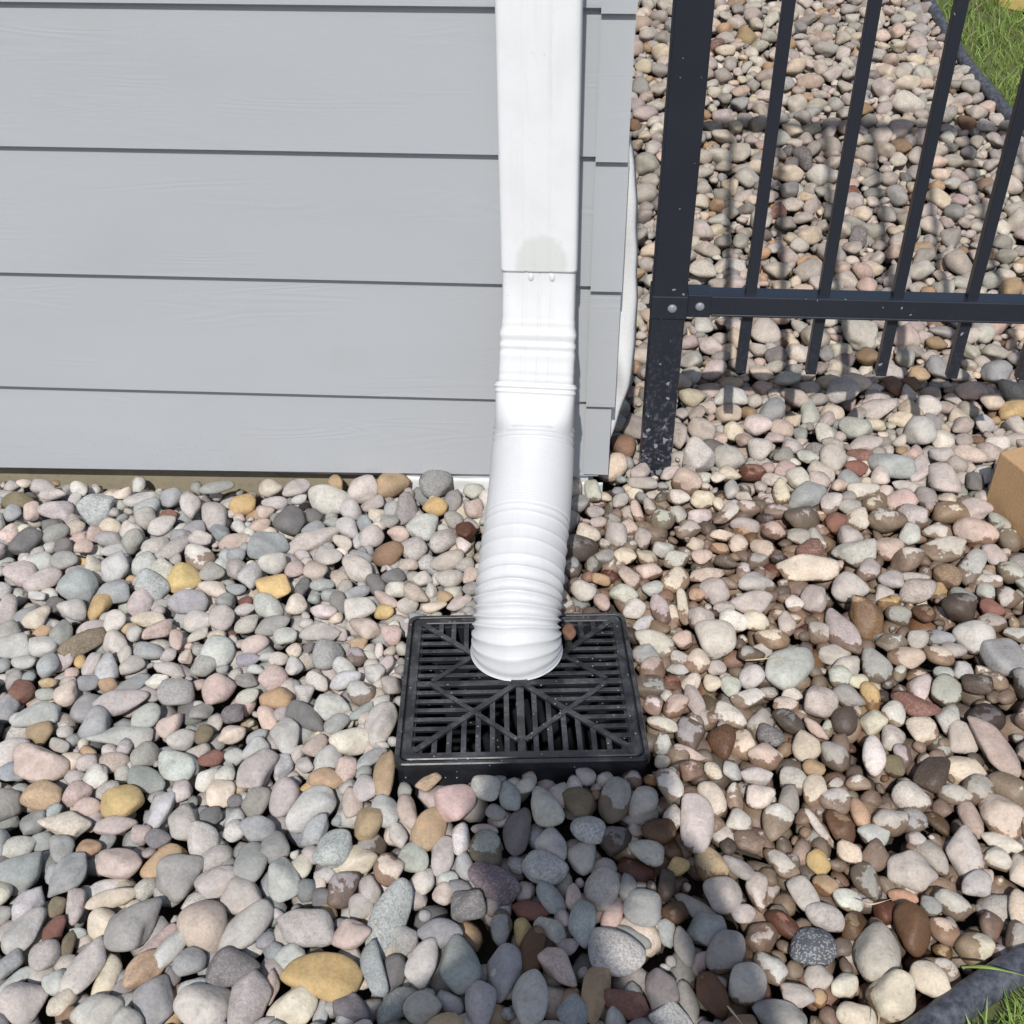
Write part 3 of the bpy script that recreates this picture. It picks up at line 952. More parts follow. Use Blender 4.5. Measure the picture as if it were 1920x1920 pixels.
# ------------------------------------------------------------------ pebbles
# x y length width angle kind: the stones one can pick out (a capital letter is a stone that is partly wet)
PEBBLES = """
47 906 24 20 0 c;81 913 45 30 0 p;34 938 62 36 5 v;99 927 48 24 0 p;148 916 38 26 -20 w;180 952 64 58 40 s;59 959 38 32 90 k;107 955 66 40 -15 p;
139 936 32 22 90 l;229 927 36 24 30 c;266 935 64 26 15 l;320 935 42 40 0 b;357 947 46 38 90 p;406 913 64 24 8 g;404 971 68 46 -60 p;455 947 50 40 0 o;
273 970 46 44 0 l;316 965 34 20 0 r;305 985 52 34 25 l;365 988 46 32 -10 b;140 988 40 30 0 k;177 1002 38 32 0 k;99 982 40 32 0 d;47 1017 60 46 40 d;
104 1000 50 36 20 g;157 1025 34 30 0 k;208 988 46 30 -10 c;247 1015 44 38 60 g;216 1030 50 24 10 e;292 1020 52 34 10 p;323 1030 70 32 35 p;
372 1046 66 46 -30 W;440 1015 60 32 10 k;443 1041 34 26 10 b;73 1051 54 42 0 e;120 1051 54 34 0 g;174 1061 42 36 -60 l;219 1064 62 54 60 e;
268 1056 48 44 0 e;39 1074 66 40 -20 p;81 1085 64 38 25 p;148 1098 72 60 -20 b;342 1084 66 56 0 o;398 1074 42 36 0 g;284 1098 66 48 -20 s;
210 1111 64 44 0 b;227 1090 36 18 -10 g;263 1119 64 46 60 p;184 1132 50 38 70 o;296 1126 40 32 0 p;401 1103 60 28 -15 c;443 1106 36 22 0 b;
469 1077 52 42 80 e;352 1129 76 48 0 b;70 1117 34 17 -10 w;102 1132 34 30 0 d;135 1145 50 40 0 p;13 1141 60 34 90 p;46 1153 56 40 55 b;
71 1160 56 42 20 c;80 1180 40 28 0 t;24 1212 70 46 0 e;80 1212 64 38 0 e;158 1207 84 38 22 v;171 1178 54 32 0 p;250 1187 36 32 0 p;280 1160 66 26 0 c;
296 1183 58 32 30 k;216 1166 42 42 0 w;371 1162 54 40 0 l;371 1189 42 22 20 l;331 1200 38 26 -60 k;44 1243 46 26 0 e;90 1247 44 40 30 b;
112 1235 46 36 40 p;171 1243 46 28 60 p;198 1252 52 40 -50 e;244 1245 48 36 20 p;277 1222 60 34 -15 b;231 1225 34 28 90 p;316 1229 34 24 30 p;
350 1231 28 26 0 k;319 1254 62 24 -20 p;385 1237 56 42 50 g;123 1297 48 40 -60 c;39 1297 46 42 0 r;90 1279 32 20 0 t;86 1302 38 22 0 g;
165 1280 40 30 0 b;203 1281 36 28 0 t;240 1283 74 32 35 b;294 1275 44 26 15 w;277 1297 44 24 -25 p;331 1300 70 50 -10 g;167 1322 70 54 15 g;
221 1318 108 42 10 p;69 1343 82 46 15 e;72 1370 50 40 0 t;10 1327 56 40 70 b;273 1343 60 42 20 e;319 1358 52 38 45 k;377 1333 46 34 0 g;
175 1352 64 52 30 b;225 1382 118 40 -3 e;123 1374 30 22 0 p;110 1397 42 24 -25 p;271 1416 54 44 30 g;342 1387 54 40 20 l;383 1377 36 34 0 v;
75 1432 108 62 -25 k;330 1437 78 50 -10 e;212 1427 58 38 15 k;131 1425 46 38 0 c;163 1430 38 34 0 p;273 1462 78 44 -25 b;20 1443 50 36 0 b;
180 1456 48 44 0 w;372 1410 44 30 30 p;396 1424 46 32 15 r;507 915 46 32 0 c;555 917 54 34 20 p;617 940 84 54 -15 l;678 917 62 50 20 w;
630 905 36 26 -45 t;515 943 50 24 0 p;561 936 32 18 20 w;545 974 60 54 0 d;497 961 36 26 0 k;490 986 38 25 20 k;590 970 34 32 -40 d;
657 953 48 36 -30 l;699 945 44 26 20 p;707 959 36 28 0 c;736 949 34 32 0 g;763 953 60 42 80 g;730 978 38 24 0 g;588 1013 106 38 25 p;
503 1024 76 54 0 b;511 1059 52 42 0 l;653 990 48 34 -35 e;697 1007 48 44 0 p;670 1011 28 18 90 e;642 1017 42 26 -25 c;728 1039 62 44 25 n;
747 1001 42 28 0 k;776 1030 50 42 0 p;611 1042 56 36 -20 p;676 1040 46 22 -20 b;670 1065 74 44 -35 p;636 1080 42 30 -50 k;592 1067 46 40 0 k;
553 1067 38 34 0 k;515 1104 74 50 -12 o;557 1132 42 36 -40 c;567 1101 40 26 80 d;603 1097 48 24 0 g;589 1120 26 24 0 b;622 1115 40 26 0 b;
667 1111 54 22 15 b;674 1140 60 42 10 l;738 1080 46 30 -10 d;765 1059 40 24 0 k;722 1124 54 24 -25 k;763 1128 38 32 0 p;720 1147 38 27 5 o;
684 1178 64 38 -15 k;534 1190 44 34 0 e;600 1186 80 36 5 p;636 1182 36 26 -50 p;511 1172 68 34 20 g;463 1170 50 30 15 p;415 1161 50 46 0 p;
459 1142 40 22 15 p;501 1132 66 44 -35 e;605 1145 54 26 -10 w;478 1207 52 32 10 k;409 1222 62 56 0 e;615 1230 60 56 0 g;670 1207 40 26 0 t;
670 1230 38 36 0 G;648 1250 58 32 -35 e;734 1190 40 38 0 k;711 1220 30 16 90 w;722 1245 34 26 50 p;703 1263 40 34 -30 l;465 1234 44 24 0 b;
551 1220 30 28 0 c;549 1249 36 32 0 e;522 1236 38 24 0 l;578 1213 32 20 30 d;480 1255 34 18 0 e;411 1294 62 56 0 k;463 1275 44 26 -15 g;
463 1306 48 30 25 l;436 1338 42 34 0 d;513 1273 54 48 50 k;518 1310 62 40 10 t;501 1344 54 36 -40 k;571 1300 38 36 0 l;574 1344 84 44 -30 d;
624 1323 72 50 0 e;595 1279 50 30 -30 w;678 1300 58 40 -15 L;647 1275 62 32 20 e;678 1335 56 22 30 b;434 1375 52 34 10 c;482 1381 40 28 35 b;
534 1381 66 60 50 p;630 1358 48 32 30 g;657 1387 78 50 -10 c;713 1354 78 54 65 l;592 1396 46 38 -10 k;617 1417 64 48 45 l;482 1444 76 58 50 p;
530 1435 48 38 60 e;557 1412 36 24 60 p;570 1435 36 26 -40 p;422 1446 40 36 0 e;440 1419 36 32 0 e;388 1458 48 34 50 w;449 1471 34 30 0 t;
413 1490 56 48 0 c;480 1502 58 46 60 g;532 1494 68 56 60 p;613 1460 70 34 -10 t;649 1440 50 40 60 k;697 1421 58 28 25 b;720 1452 78 40 88 t;
582 1517 98 60 35 e;582 1475 38 22 0 o;659 1498 50 38 -50 k;682 1469 50 44 -30 p;590 1552 68 40 50 b;484 1556 70 46 -10 b;440 1556 40 38 0 e;
397 1531 42 32 0 d;690 1542 62 50 70 t;722 1517 60 50 -45 e;763 1515 62 36 -60 k;747 1565 46 34 -60 l;695 1573 56 50 0 G;628 1592 72 62 20 s;
667 1607 70 54 15 c;77 1490 74 56 0 t;142 1482 54 42 20 k;229 1503 78 54 0 o;159 1514 58 40 0 k;122 1543 96 46 -12 c;297 1519 64 42 60 e;
344 1545 66 54 -40 p;341 1485 44 38 0 p;380 1574 66 56 -60 l;401 1607 70 50 10 p;216 1542 78 34 0 p;263 1563 36 34 0 k;198 1571 34 28 0 b;
297 1571 50 32 0 d;34 1587 62 36 10 l;76 1576 42 36 0 b;117 1589 54 40 -50 b;167 1589 48 32 0 t;224 1618 86 52 -8 k;307 1610 76 56 35 a;
331 1644 84 76 0 g;43 1634 80 62 15 b;128 1641 78 58 50 b;198 1657 84 32 8 e;406 1654 80 50 5 p;208 1683 88 32 10 c;453 1680 80 60 -20 p;
471 1618 60 56 0 g;253 1732 114 78 25 g;383 1735 98 84 -30 k;458 1738 100 62 40 l;49 1693 64 48 40 e;47 1743 82 54 55 e;104 1699 34 32 0 v;
141 1701 54 36 90 p;188 1730 60 48 -20 c;99 1743 46 38 80 r;128 1769 40 26 80 v;81 1792 58 52 0 p;163 1813 88 60 60 l;197 1826 72 46 60 c;
297 1756 70 26 40 k;318 1774 70 40 50 e;354 1798 62 44 -10 b;271 1818 78 52 30 a;234 1847 50 36 20 g;435 1816 98 66 -10 d;324 1829 36 30 90 d;
18 1808 52 40 50 b;31 1831 64 22 28 e;102 1837 52 42 0 e;44 1878 90 68 -10 p;115 1881 54 40 30 c;289 1881 88 70 -60 b;357 1855 62 52 40 e;
383 1886 108 74 0 l;464 1873 96 74 70 p;182 1902 98 60 0 e;125 1902 46 34 0 n;853 1506 78 62 10 k;805 1467 52 24 25 t;911 1475 58 46 -15 l;
956 1495 52 42 -50 b;986 1473 42 28 20 l;805 1553 84 52 45 t;828 1600 68 48 65 p;865 1568 52 36 90 w;909 1553 52 20 -3 p;910 1589 60 58 0 G;
930 1524 38 26 -15 g;969 1555 76 50 70 d;779 1605 60 46 0 e;794 1644 50 40 20 w;730 1631 58 52 0 C;870 1620 50 36 -65 b;839 1644 38 26 0 e;
693 1662 48 38 -60 p;831 1675 40 38 0 k;924 1657 104 62 -20 u;875 1699 76 62 -20 d;729 1722 124 68 68 s;641 1667 70 52 65 G;673 1696 50 44 0 p;
604 1680 46 40 0 d;529 1647 76 58 -50 e;562 1620 44 40 0 c;576 1738 114 76 -20 p;656 1751 72 52 25 k;825 1748 80 46 5 b;760 1758 50 44 40 g;
790 1803 80 58 85 l;865 1805 96 80 70 b;943 1821 84 66 50 b;700 1818 82 42 -65 b;738 1813 62 44 90 d;544 1790 54 42 15 e;604 1831 150 70 -5 o;
549 1884 86 70 20 c;656 1886 82 46 -10 d;740 1881 84 44 28 b;792 1891 72 56 0 p;904 1884 74 58 -60 p;994 1875 92 68 85 l;599 1897 50 28 75 e;
646 1910 44 36 0 b;982 1745 50 40 80 o;940 1740 54 40 75 G;508 1847 50 30 80 k;1097 1455 40 32 0 l;1019 1515 82 56 -35 l;1047 1482 46 38 30 l;
1082 1506 60 48 0 v;1104 1555 68 48 -15 s;1035 1582 66 52 -35 l;1089 1602 58 54 50 l;1022 1627 86 50 -12 s;1152 1502 80 60 80 G;1152 1577 58 54 0 D;
1206 1502 70 48 50 p;1195 1545 52 40 30 p;1237 1555 58 46 0 N;1211 1595 72 44 -20 l;1260 1587 50 40 -60 N;1307 1547 98 64 88 p;1262 1525 44 36 70 w;
1255 1472 58 44 -50 W;1335 1495 60 44 -70 c;1377 1497 50 32 90 W;1422 1492 58 46 15 w;1387 1540 50 42 0 w;1330 1615 68 56 -60 t;1272 1624 46 32 15 o;
1192 1625 70 34 -15 R;1130 1622 52 34 -10 p;1128 1667 74 62 60 p;1177 1660 46 34 70 g;1250 1660 50 36 90 D;1205 1702 72 56 0 b;1147 1715 66 34 55 k;
1091 1730 74 50 65 b;1032 1682 66 40 -45 b;995 1705 74 30 -5 r;1075 1680 42 30 90 k;1035 1742 66 36 -30 l;999 1782 74 46 80 N;1052 1812 84 48 -25 k;
1152 1792 110 74 -8 s;1185 1752 74 36 -25 b;1354 1677 74 62 0 p;1305 1697 80 34 -28 g;1325 1742 76 58 0 b;1265 1710 52 38 0 N;1282 1775 60 38 -80 g;
1360 1787 80 64 50 g;1250 1745 48 34 80 b;1310 1807 50 32 70 k;1242 1860 70 62 80 d;1402 1845 76 66 40 l;1172 1875 90 46 -20 r;1115 1860 92 52 60 t;
1074 1897 62 52 0 b;1060 1877 74 38 45 a;1292 1870 68 40 -75 g;1335 1867 76 56 -70 N;1260 1907 86 50 0 s;1427 1862 48 40 50 r;1387 1627 70 30 -30 g;
1420 1672 60 42 80 l;1395 1712 48 30 0 p;1711 1633 92 66 -8 p;1752 1603 66 50 -60 p;1812 1600 78 70 -80 e;1877 1530 82 68 -50 c;1877 1578 62 34 -10 w;
1874 1611 48 42 0 l;1638 1568 62 40 0 e;1462 1614 66 40 -50 w;1535 1619 44 42 0 o;1546 1660 44 36 0 t;1592 1600 50 36 -20 c;1625 1654 62 50 -65 G;
1511 1679 72 44 -50 l;1548 1719 74 46 -8 p;1590 1687 58 36 -15 w;1523 1776 92 66 10 y;1645 1784 98 84 80 l;1711 1744 84 62 75 N;1692 1684 50 32 -10 a;
1665 1711 54 46 0 R;1606 1736 60 52 30 N;1676 1871 88 82 0 c;1747 1847 70 62 -40 c;1766 1814 72 44 -20 L;1828 1776 66 60 0 C;1771 1744 52 46 0 C;
1787 1695 66 46 -35 L;1871 1690 66 42 5 p;1833 1660 64 44 20 e;1844 1635 38 28 0 k;1743 1698 40 36 0 B;1823 1532 56 40 -70 k;1760 1543 48 34 -45 V;
1709 1535 56 46 0 B;1576 1549 62 46 -70 N;1614 1524 48 38 90 a;1460 1540 62 56 0 W;1538 1551 78 18 -55 l;1720 1570 40 30 0 p;1535 1830 54 44 0 p;
1495 1866 66 38 -15 p;1462 1904 98 46 0 g;1606 1908 74 44 0 c;1912 1710 70 40 70 c;1470 1735 70 34 -35 R;1515 1069 118 48 -3 c;1600 1039 78 56 0 e;
1592 1100 70 52 0 l;1666 1029 54 46 0 k;1773 1032 88 44 12 l;1830 997 74 52 -25 k;1830 958 56 46 0 p;1823 1061 84 38 48 e;1865 1042 42 40 0 p;
1894 1074 48 42 0 l;1849 1084 58 28 0 w;1757 997 56 30 0 l;1707 1003 46 36 50 e;1691 940 56 44 0 k;1769 899 62 56 60 p;1571 977 44 40 0 r;
1604 977 54 38 15 l;1513 932 76 46 35 b;1558 942 48 36 60 l;1594 947 46 32 0 l;1465 922 46 34 90 c;1620 921 60 30 0 w;1704 913 62 22 -12 l;
1365 961 66 30 45 l;1397 982 56 32 0 p;1452 995 46 30 0 k;1497 1005 42 30 0 p;1355 1002 50 26 0 c;1384 1019 46 36 60 c;1428 1028 42 36 0 k;
1348 1029 38 24 0 t;1419 1090 74 42 0 e;1342 1107 54 48 0 p;1413 1134 84 42 10 p;1339 1197 82 66 0 l;1490 1132 36 30 0 w;1476 1171 46 34 80 p;
1447 1197 64 42 -25 c;1481 1249 100 66 30 e;1426 1216 46 26 0 l;1536 1178 46 42 0 p;1578 1180 80 56 -75 p;1571 1220 72 40 10 p;1626 1158 86 62 -70 T;
1671 1128 50 34 10 o;1775 1081 52 44 0 n;1759 1103 36 26 0 o;1671 1087 46 34 0 p;1713 1082 60 18 0 l;1684 1152 48 40 0 G;1733 1150 38 34 0 N;
1799 1136 60 52 0 D;1849 1110 36 34 0 e;1894 1123 50 40 0 P;1860 1144 46 36 0 r;1826 1194 74 58 0 e;1884 1233 78 74 0 b;1762 1197 54 34 0 b;
1720 1199 44 34 30 p;1700 1234 70 42 0 k;1759 1229 56 36 -20 C;1789 1215 46 28 0 p;1804 1257 38 36 0 e;1770 1263 38 30 0 e;1833 1281 54 40 0 D;
1541 1315 66 60 0 p;1410 1270 48 44 0 e;1371 1284 40 36 0 e;1403 1310 68 30 10 w;1368 1342 62 38 -22 w;1474 1320 50 28 -8 c;1486 1300 40 28 0 w;
1574 1268 44 38 30 l;1608 1276 40 28 0 c;1633 1307 56 36 90 o;1713 1323 76 42 -18 r;1678 1336 50 48 0 W;1729 1368 62 50 0 C;1778 1342 56 44 55 e;
1807 1378 62 60 0 p;1868 1404 104 60 -70 k;1820 1442 88 48 -15 c;1639 1417 72 44 80 w;1510 1400 54 52 0 c;1394 1391 58 50 0 c;1436 1418 66 46 0 k;
1418 1451 62 34 0 l;1568 1420 56 54 0 G;1352 1394 64 52 80 N;1478 1352 62 34 -25 D;1584 1352 52 48 0 D;1746 1449 72 56 50 D;1678 1433 44 38 0 v;
1486 1462 52 42 0 l;1528 1484 60 46 70 c;1707 1497 64 56 -40 l;1791 1491 62 40 -10 l;1565 1500 60 46 0 W;1529 1368 56 22 -45 k;1610 1467 48 28 0 W;
1526 1442 42 34 0 t;1337 1446 36 34 0 c;1374 1446 40 36 0 e;1150 877 62 44 50 c;1110 920 46 32 -70 l;1135 929 26 20 0 c;1164 937 40 26 40 p;
1206 904 56 26 -5 p;1289 900 56 46 -15 k;1256 887 40 24 35 p;1309 853 66 60 90 e;1367 860 62 50 0 p;1347 894 32 20 0 w;1272 933 46 30 0 w;
1318 937 48 38 0 c;1350 943 32 22 -50 c;1372 916 38 28 70 e;1395 931 34 20 -20 p;1243 977 48 44 0 E;1156 1004 52 44 -70 p;1178 987 38 34 0 k;
1204 1008 46 36 80 p;1216 948 36 24 -60 l;1195 960 46 24 -70 k;1116 960 34 24 0 P;1172 1043 44 34 0 c;1100 1004 48 42 0 c;1290 993 50 34 10 l;
1312 968 46 28 0 l;1316 1045 40 30 0 k;1304 1022 34 30 0 c;1268 1050 52 34 20 e;1268 1087 62 44 40 c;1181 1081 52 38 -45 k;1112 1058 34 32 0 g;
1093 1110 50 38 0 l;1170 1114 56 34 -5 e;1129 1129 36 26 -40 k;1127 1085 36 22 0 t;1225 1104 42 28 0 e;1189 1143 48 38 30 w;1325 1077 68 26 5 k;
1237 1143 56 34 -75 p;1260 1150 54 26 85 c;1281 1137 66 22 88 c;1306 1112 34 26 0 a;1225 1206 78 48 -35 l;1206 1172 46 24 30 e;1316 1160 52 46 0 p;
1279 1200 40 32 0 k;1307 1239 50 46 0 c;1222 1256 50 46 0 k;1275 1233 36 28 0 p;1358 1139 40 26 0 p;1344 1251 36 28 0 l;1295 1280 44 28 20 c;
1335 1282 34 30 0 c;1300 1312 56 34 -75 p;1270 1254 42 20 -10 e;1252 1303 28 26 0 w;1226 1320 42 36 0 W;1265 1323 56 34 40 k;1242 1357 58 26 -15 w;
1295 1377 58 54 0 G;1243 1397 46 32 50 e;1333 1317 40 38 0 V;1293 1412 62 18 -18 k;1242 1428 32 24 0 c;1297 1445 46 36 0 K;1280 1430 46 22 0 D;
1220 1462 30 20 0 O;1255 1280 54 28 0 R;1434 623 56 54 0 l;1615 627 70 62 -60 l;1334 650 44 34 -20 l;1319 608 36 36 0 e;1296 702 38 34 0 l;
1369 743 64 40 0 e;1430 724 42 30 0 k;1475 710 50 28 0 e;1455 670 38 36 0 d;1427 700 44 30 0 c;1581 677 44 28 0 d;1667 704 54 44 0 p;
1581 735 58 50 0 p;1758 693 50 36 -60 b;1870 700 54 48 0 b;1723 702 40 34 0 t;1823 735 60 34 0 k;1448 770 56 42 30 b;1521 774 58 40 70 e;
1604 803 62 42 0 e;1648 766 70 38 0 l;1739 762 54 46 0 w;1725 808 60 58 0 e;1561 774 44 34 0 c;1692 785 50 30 0 c;1465 804 42 38 0 k;
1544 812 44 34 -60 e;1625 826 68 30 15 l;1560 858 54 50 0 l;1375 810 38 38 0 c;1315 808 54 44 -40 p;1272 818 50 34 90 p;1427 841 46 46 0 l;
1365 776 50 36 0 k;1612 853 50 24 0 r;1606 878 42 30 0 r;1484 835 42 38 0 p;1515 855 42 24 0 e;1768 820 42 40 0 w;1870 831 44 32 0 w;
1820 853 58 34 -15 c;1904 824 40 28 0 p;1800 781 42 36 0 c;1847 793 40 38 60 e;1901 770 54 40 0 o;1496 897 44 42 0 l;1828 904 40 34 90 d;
1727 878 66 34 50 l;1766 855 46 34 0 p;1411 885 50 32 0 R;813 904 62 54 -20 q;816 950 44 38 0 o;797 991 62 54 0 l;850 939 44 36 50 g;
851 973 36 34 -30 g;888 920 40 30 -10 l;888 952 42 36 0 k;869 1021 34 28 -60 w;850 999 30 26 0 P;839 1051 66 34 15 p;842 1086 52 36 0 p;
872 1059 38 26 20 g;883 1078 32 28 60 k;792 1086 36 26 10 l;781 1113 52 32 -20 k;832 1117 30 26 0 t;809 1107 28 24 90 l;885 1102 36 26 10 g;
815 1137 48 20 10 c;861 1129 50 24 20 p;874 996 40 34 0 R;
"""
KIND = {  # sunlit look (sRGB) and the words for it
    'p': ((188, 179, 175), 'mauve-grey'), 'l': ((194, 190, 183), 'light grey'), 'g': ((160, 159, 156), 'mid-grey'), 'b': ((158, 162, 165), 'blue-grey'),
    'e': ((188, 190, 186), 'pale greenish-grey'), 'k': ((200, 177, 166), 'pink'), 'c': ((213, 200, 180), 'cream'), 'w': ((214, 208, 202), 'off-white'),
    'o': ((206, 174, 116), 'ochre-yellow'), 't': ((188, 156, 118), 'tan'), 'n': ((146, 117, 92), 'brown'), 'r': ((146, 96, 80), 'brick-red'),
    'd': ((122, 118, 120), 'dark grey'), 'v': ((128, 117, 92), 'olive-brown'), 'u': ((128, 108, 116), 'purple'), 's': ((184, 186, 186), 'speckled grey'),
    'a': ((198, 158, 128), 'orange'), 'y': ((92, 100, 114), 'blue-black'), 'q': ((132, 134, 137), 'slate-grey')}
GAIN = 0.83
for k_, (c_, w_) in list(KIND.items()):
    g_ = sum(c_) / 3.0
    s_ = 0.80 if k_ in 'oavn' else 0.72
    KIND[k_] = (tuple(np.clip((g_ + (v_ - g_) * s_) * m_, 0, 255) for v_, m_ in zip(c_, (1.008, 1.0, 0.985))), w_)
rows = [e.split() for e in PEBBLES.replace('\n', '').split(';') if e.strip()]


def ico(level):
    bm = bmesh.new()
    bmesh.ops.create_icosphere(bm, subdivisions=level, radius=1.0)
    bm.verts.ensure_lookup_table()
    V = np.array([v.co[:] for v in bm.verts])
    Fc = np.array([[v.index for v in f.verts] for f in bm.faces])
    bm.free()
    return V / np.linalg.norm(V, axis=1)[:, None], Fc


ICO = {k: ico(k) for k in (2, 3, 4)}


def stone(level, angular):
    """a water-worn stone: a random polyhedron with rounded edges, plus slight lumps; extents are -1..1"""
    D, Fc = ICO[level]
    k = int(rng.integers(11, 19))
    i = np.arange(k) + 0.5
    ph = np.arccos(1 - 2 * i / k)
    th = math.pi * (1 + 5 ** 0.5) * i + rng.uniform(0, 6)
    n = np.stack([np.cos(th) * np.sin(ph), np.sin(th) * np.sin(ph), np.cos(ph)], 1) + rng.normal(0, 0.25, (k, 3))
    n /= np.linalg.norm(n, axis=1)[:, None]
    h = rng.uniform(0.76, 1.09, k)
    p = 5.0 + 11.0 * angular
    q = np.maximum(D @ n.T / h, 0) ** p
    r = (q.sum(1) + 1e-9) ** (-1.0 / p)
    for _ in range(3):
        w = rng.normal(0, 1.0, 3) * 2.0
        r = r * (1 + 0.034 * np.sin(D @ w + rng.uniform(0, 6)))
    if rng.random() < 0.28 * (0.4 + angular):      # a chipped hollow
        c = rng.normal(0, 1, 3); c[2] = abs(c[2]) * 0.5; c /= np.linalg.norm(c)
        r = r * (1 - rng.uniform(0.06, 0.16) * np.exp(-((1 - D @ c) / 0.12)))
    V = D * r[:, None]
    lo, hi = V.min(0), V.max(0)
    return (V - (lo + hi) / 2) / ((hi - lo) / 2), Fc


def tint_of(kind, jit=0.085):
    c = np.array(srgb(*KIND[kind][0], k=GAIN))
    c = c * (1 + rng.normal(0, jit)) * (1 + rng.normal(0, 0.022, 3))
    return np.clip(c, 0.01, 0.85)


def wet_zone(x, y):
    """how far the water from the hose has soaked the bed: to the right of the drain, dry left and behind"""
    a = min(max((x - 0.02 - 0.10 * math.sin(y * 5)) / 0.22, 0), 1)
    b = min(max((0.12 - y) / 0.16, 0), 1)
    return a * b


def warm(x):
    """the stones to the right are a little sandier than those to the left"""
    k = min(max((x + 0.15) / 0.5, 0.0), 1.0)
    return np.array([1 + 0.040 * k, 1.0, 1 - 0.045 * k])


class Pile:
    def __init__(self):
        self.V, self.F, self.T, self.W, self.S, self.n = [], [], [], [], [], 0

    def add(self, V, Fc, tint, water, speck):
        self.V.append(V); self.F.append(Fc + self.n); self.n += len(V)
        self.T.append(np.tile(np.append(tint, 1.0), (len(V), 1)))
        self.W.append(water); self.S.append(np.full(len(V), speck))


def np_mesh(name, V, Fc, T, W, S):
    me = bpy.data.meshes.new(name)
    me.vertices.add(len(V)); me.vertices.foreach_set('co', V.astype(np.float32).ravel())
    me.loops.add(Fc.size); me.loops.foreach_set('vertex_index', Fc.astype(np.int32).ravel())
    me.polygons.add(len(Fc)); me.polygons.foreach_set('loop_start', np.arange(0, Fc.size, 3, dtype=np.int32))
    me.polygons.foreach_set('use_smooth', np.ones(len(Fc), bool))
    me.update(calc_edges=True)
    for nm, tp, dat, key in (('tint', 'FLOAT_COLOR', T, 'color'), ('water', 'FLOAT', W, 'value'), ('speck', 'FLOAT', S, 'value')):
        if dat is not None:
            me.attributes.new(nm, tp, 'POINT').data.foreach_set(key, dat.astype(np.float32).ravel())
    me.materials.append(M['pebble'])
    return me


# occupancy of the bed, 4 mm cells
GX0, GY0, CELL = -1.5, -1.4, 0.004
occ_top = np.zeros((1100, 1050), bool)      # [y, x]
occ_low = np.zeros_like(occ_top)
cd, sd_ = math.cos(DYAW), math.sin(DYAW)


def blocked(x, y, r):
    if x < 0.192 and y > -0.012 - r * 0.3:
        return True
    dx, dy = x - DC[0], y - DC[1]
    if max(abs(dx * cd + dy * sd_), abs(-dx * sd_ + dy * cd)) < DH + r * 0.40:
        return True
    if abs(x - 0.262) < 0.0254 + r * 0.6 and abs(y - FY) < 0.0254 + r * 0.6:
        return True
    e = np.array([x, y]) - B0
    if -r * 0.6 < e @ bdir < 0.2 + r * 0.6 and -r * 0.6 < e @ bper < 0.15 + r * 0.6:
        return True
    return False


def in_lawn(x, y, r):
    return inside(LAWN_BACK, x + r * 0.7, y + r * 0.2) or inside(LAWN_FRONT, x + r * 0.7, y - r * 0.7)


def stamp(occ, x, y, A2, k):
    """mark the ellipse with in-plane matrix A2 (2x2, columns are half axes)"""
    R_ = np.sqrt((A2 ** 2).sum(1)) * k
    i0, i1 = int((x - R_[0] - GX0) / CELL), int((x + R_[0] - GX0) / CELL) + 1
    j0, j1 = int((y - R_[1] - GY0) / CELL), int((y + R_[1] - GY0) / CELL) + 1
    i0, j0 = max(i0, 0), max(j0, 0)
    i1, j1 = min(i1, occ.shape[1]), min(j1, occ.shape[0])
    if i1 <= i0 or j1 <= j0:
        return
    xx = GX0 + (np.arange(i0, i1) + 0.5) * CELL - x
    yy = GY0 + (np.arange(j0, j1) + 0.5) * CELL - y
    Xg, Yg = np.meshgrid(xx, yy)
    Q = np.linalg.inv(A2 * k)
    u = Q[0, 0] * Xg + Q[0, 1] * Yg
    v = Q[1, 0] * Xg + Q[1, 1] * Yg
    occ[j0:j1, i0:i1] |= (u * u + v * v) < 1


ANGULAR = dict(q=1.0, o=0.55, t=0.6, r=0.6, b=0.45, p=0.38, e=0.42, d=0.5, s=0.3, k=0.42, u=0.35, y=0.25)
placed = []
for idx, (x_, y_, w_, h_, a_, c_) in enumerate(rows):
    x_, y_, w_, h_, a_ = map(float, (x_, y_, w_, h_, a_))
    kind, is_wet = c_.lower(), c_.isupper()
    w_ *= 1.02; h_ *= 1.03
    G = on_ground(x_, y_, 0.008)
    scale = F_PX / ((G - CAM) @ CF)
    mn = min(w_, h_) / 2 / scale
    c = mn * rng.uniform(0.66, 0.90)
    view = (CAM - G) / np.linalg.norm(CAM - G)
    n = np.array([0, 0, 1.0]) * 0.75 + view * 0.42 + np.append(rng.normal(0, 0.10, 2), 0)
    n /= np.linalg.norm(n)
    t = CR - (CR @ n) * n; t /= np.linalg.norm(t)
    s = np.cross(n, t)
    Mx = np.array([[t @ CR, s @ CR], [t @ CU, s @ CU]])
    ph = math.radians(a_)
    A = np.array([[math.cos(ph), -math.sin(ph)], [math.sin(ph), math.cos(ph)]]) @ np.diag([w_ / 2, h_ / 2]) / scale
    mv = np.array([n @ CR, n @ CU]) * c
    Q = np.linalg.inv(Mx) @ (A @ A.T - 0.8 * np.outer(mv, mv)) @ np.linalg.inv(Mx).T
    ev, E_ = np.linalg.eigh(Q)
    ev = np.sqrt(np.maximum(ev, (0.62 * mn) ** 2))
    ax = np.stack([t * E_[0, 1] + s * E_[1, 1], t * E_[0, 0] + s * E_[1, 0]], 1)      # world axes, long then short
    half = np.array([ev[1], ev[0]])
    zc = 0.30 * c + rng.uniform(-0.004, 0.004)
    P = on_ground(x_, y_, zc)
    placed.append(dict(i=idx, px=x_, py=y_, w=w_, h=h_, a=a_, kind=kind, wet=is_wet, P=P, ax=ax, n=n, half=half, c=c, area=w_ * h_))

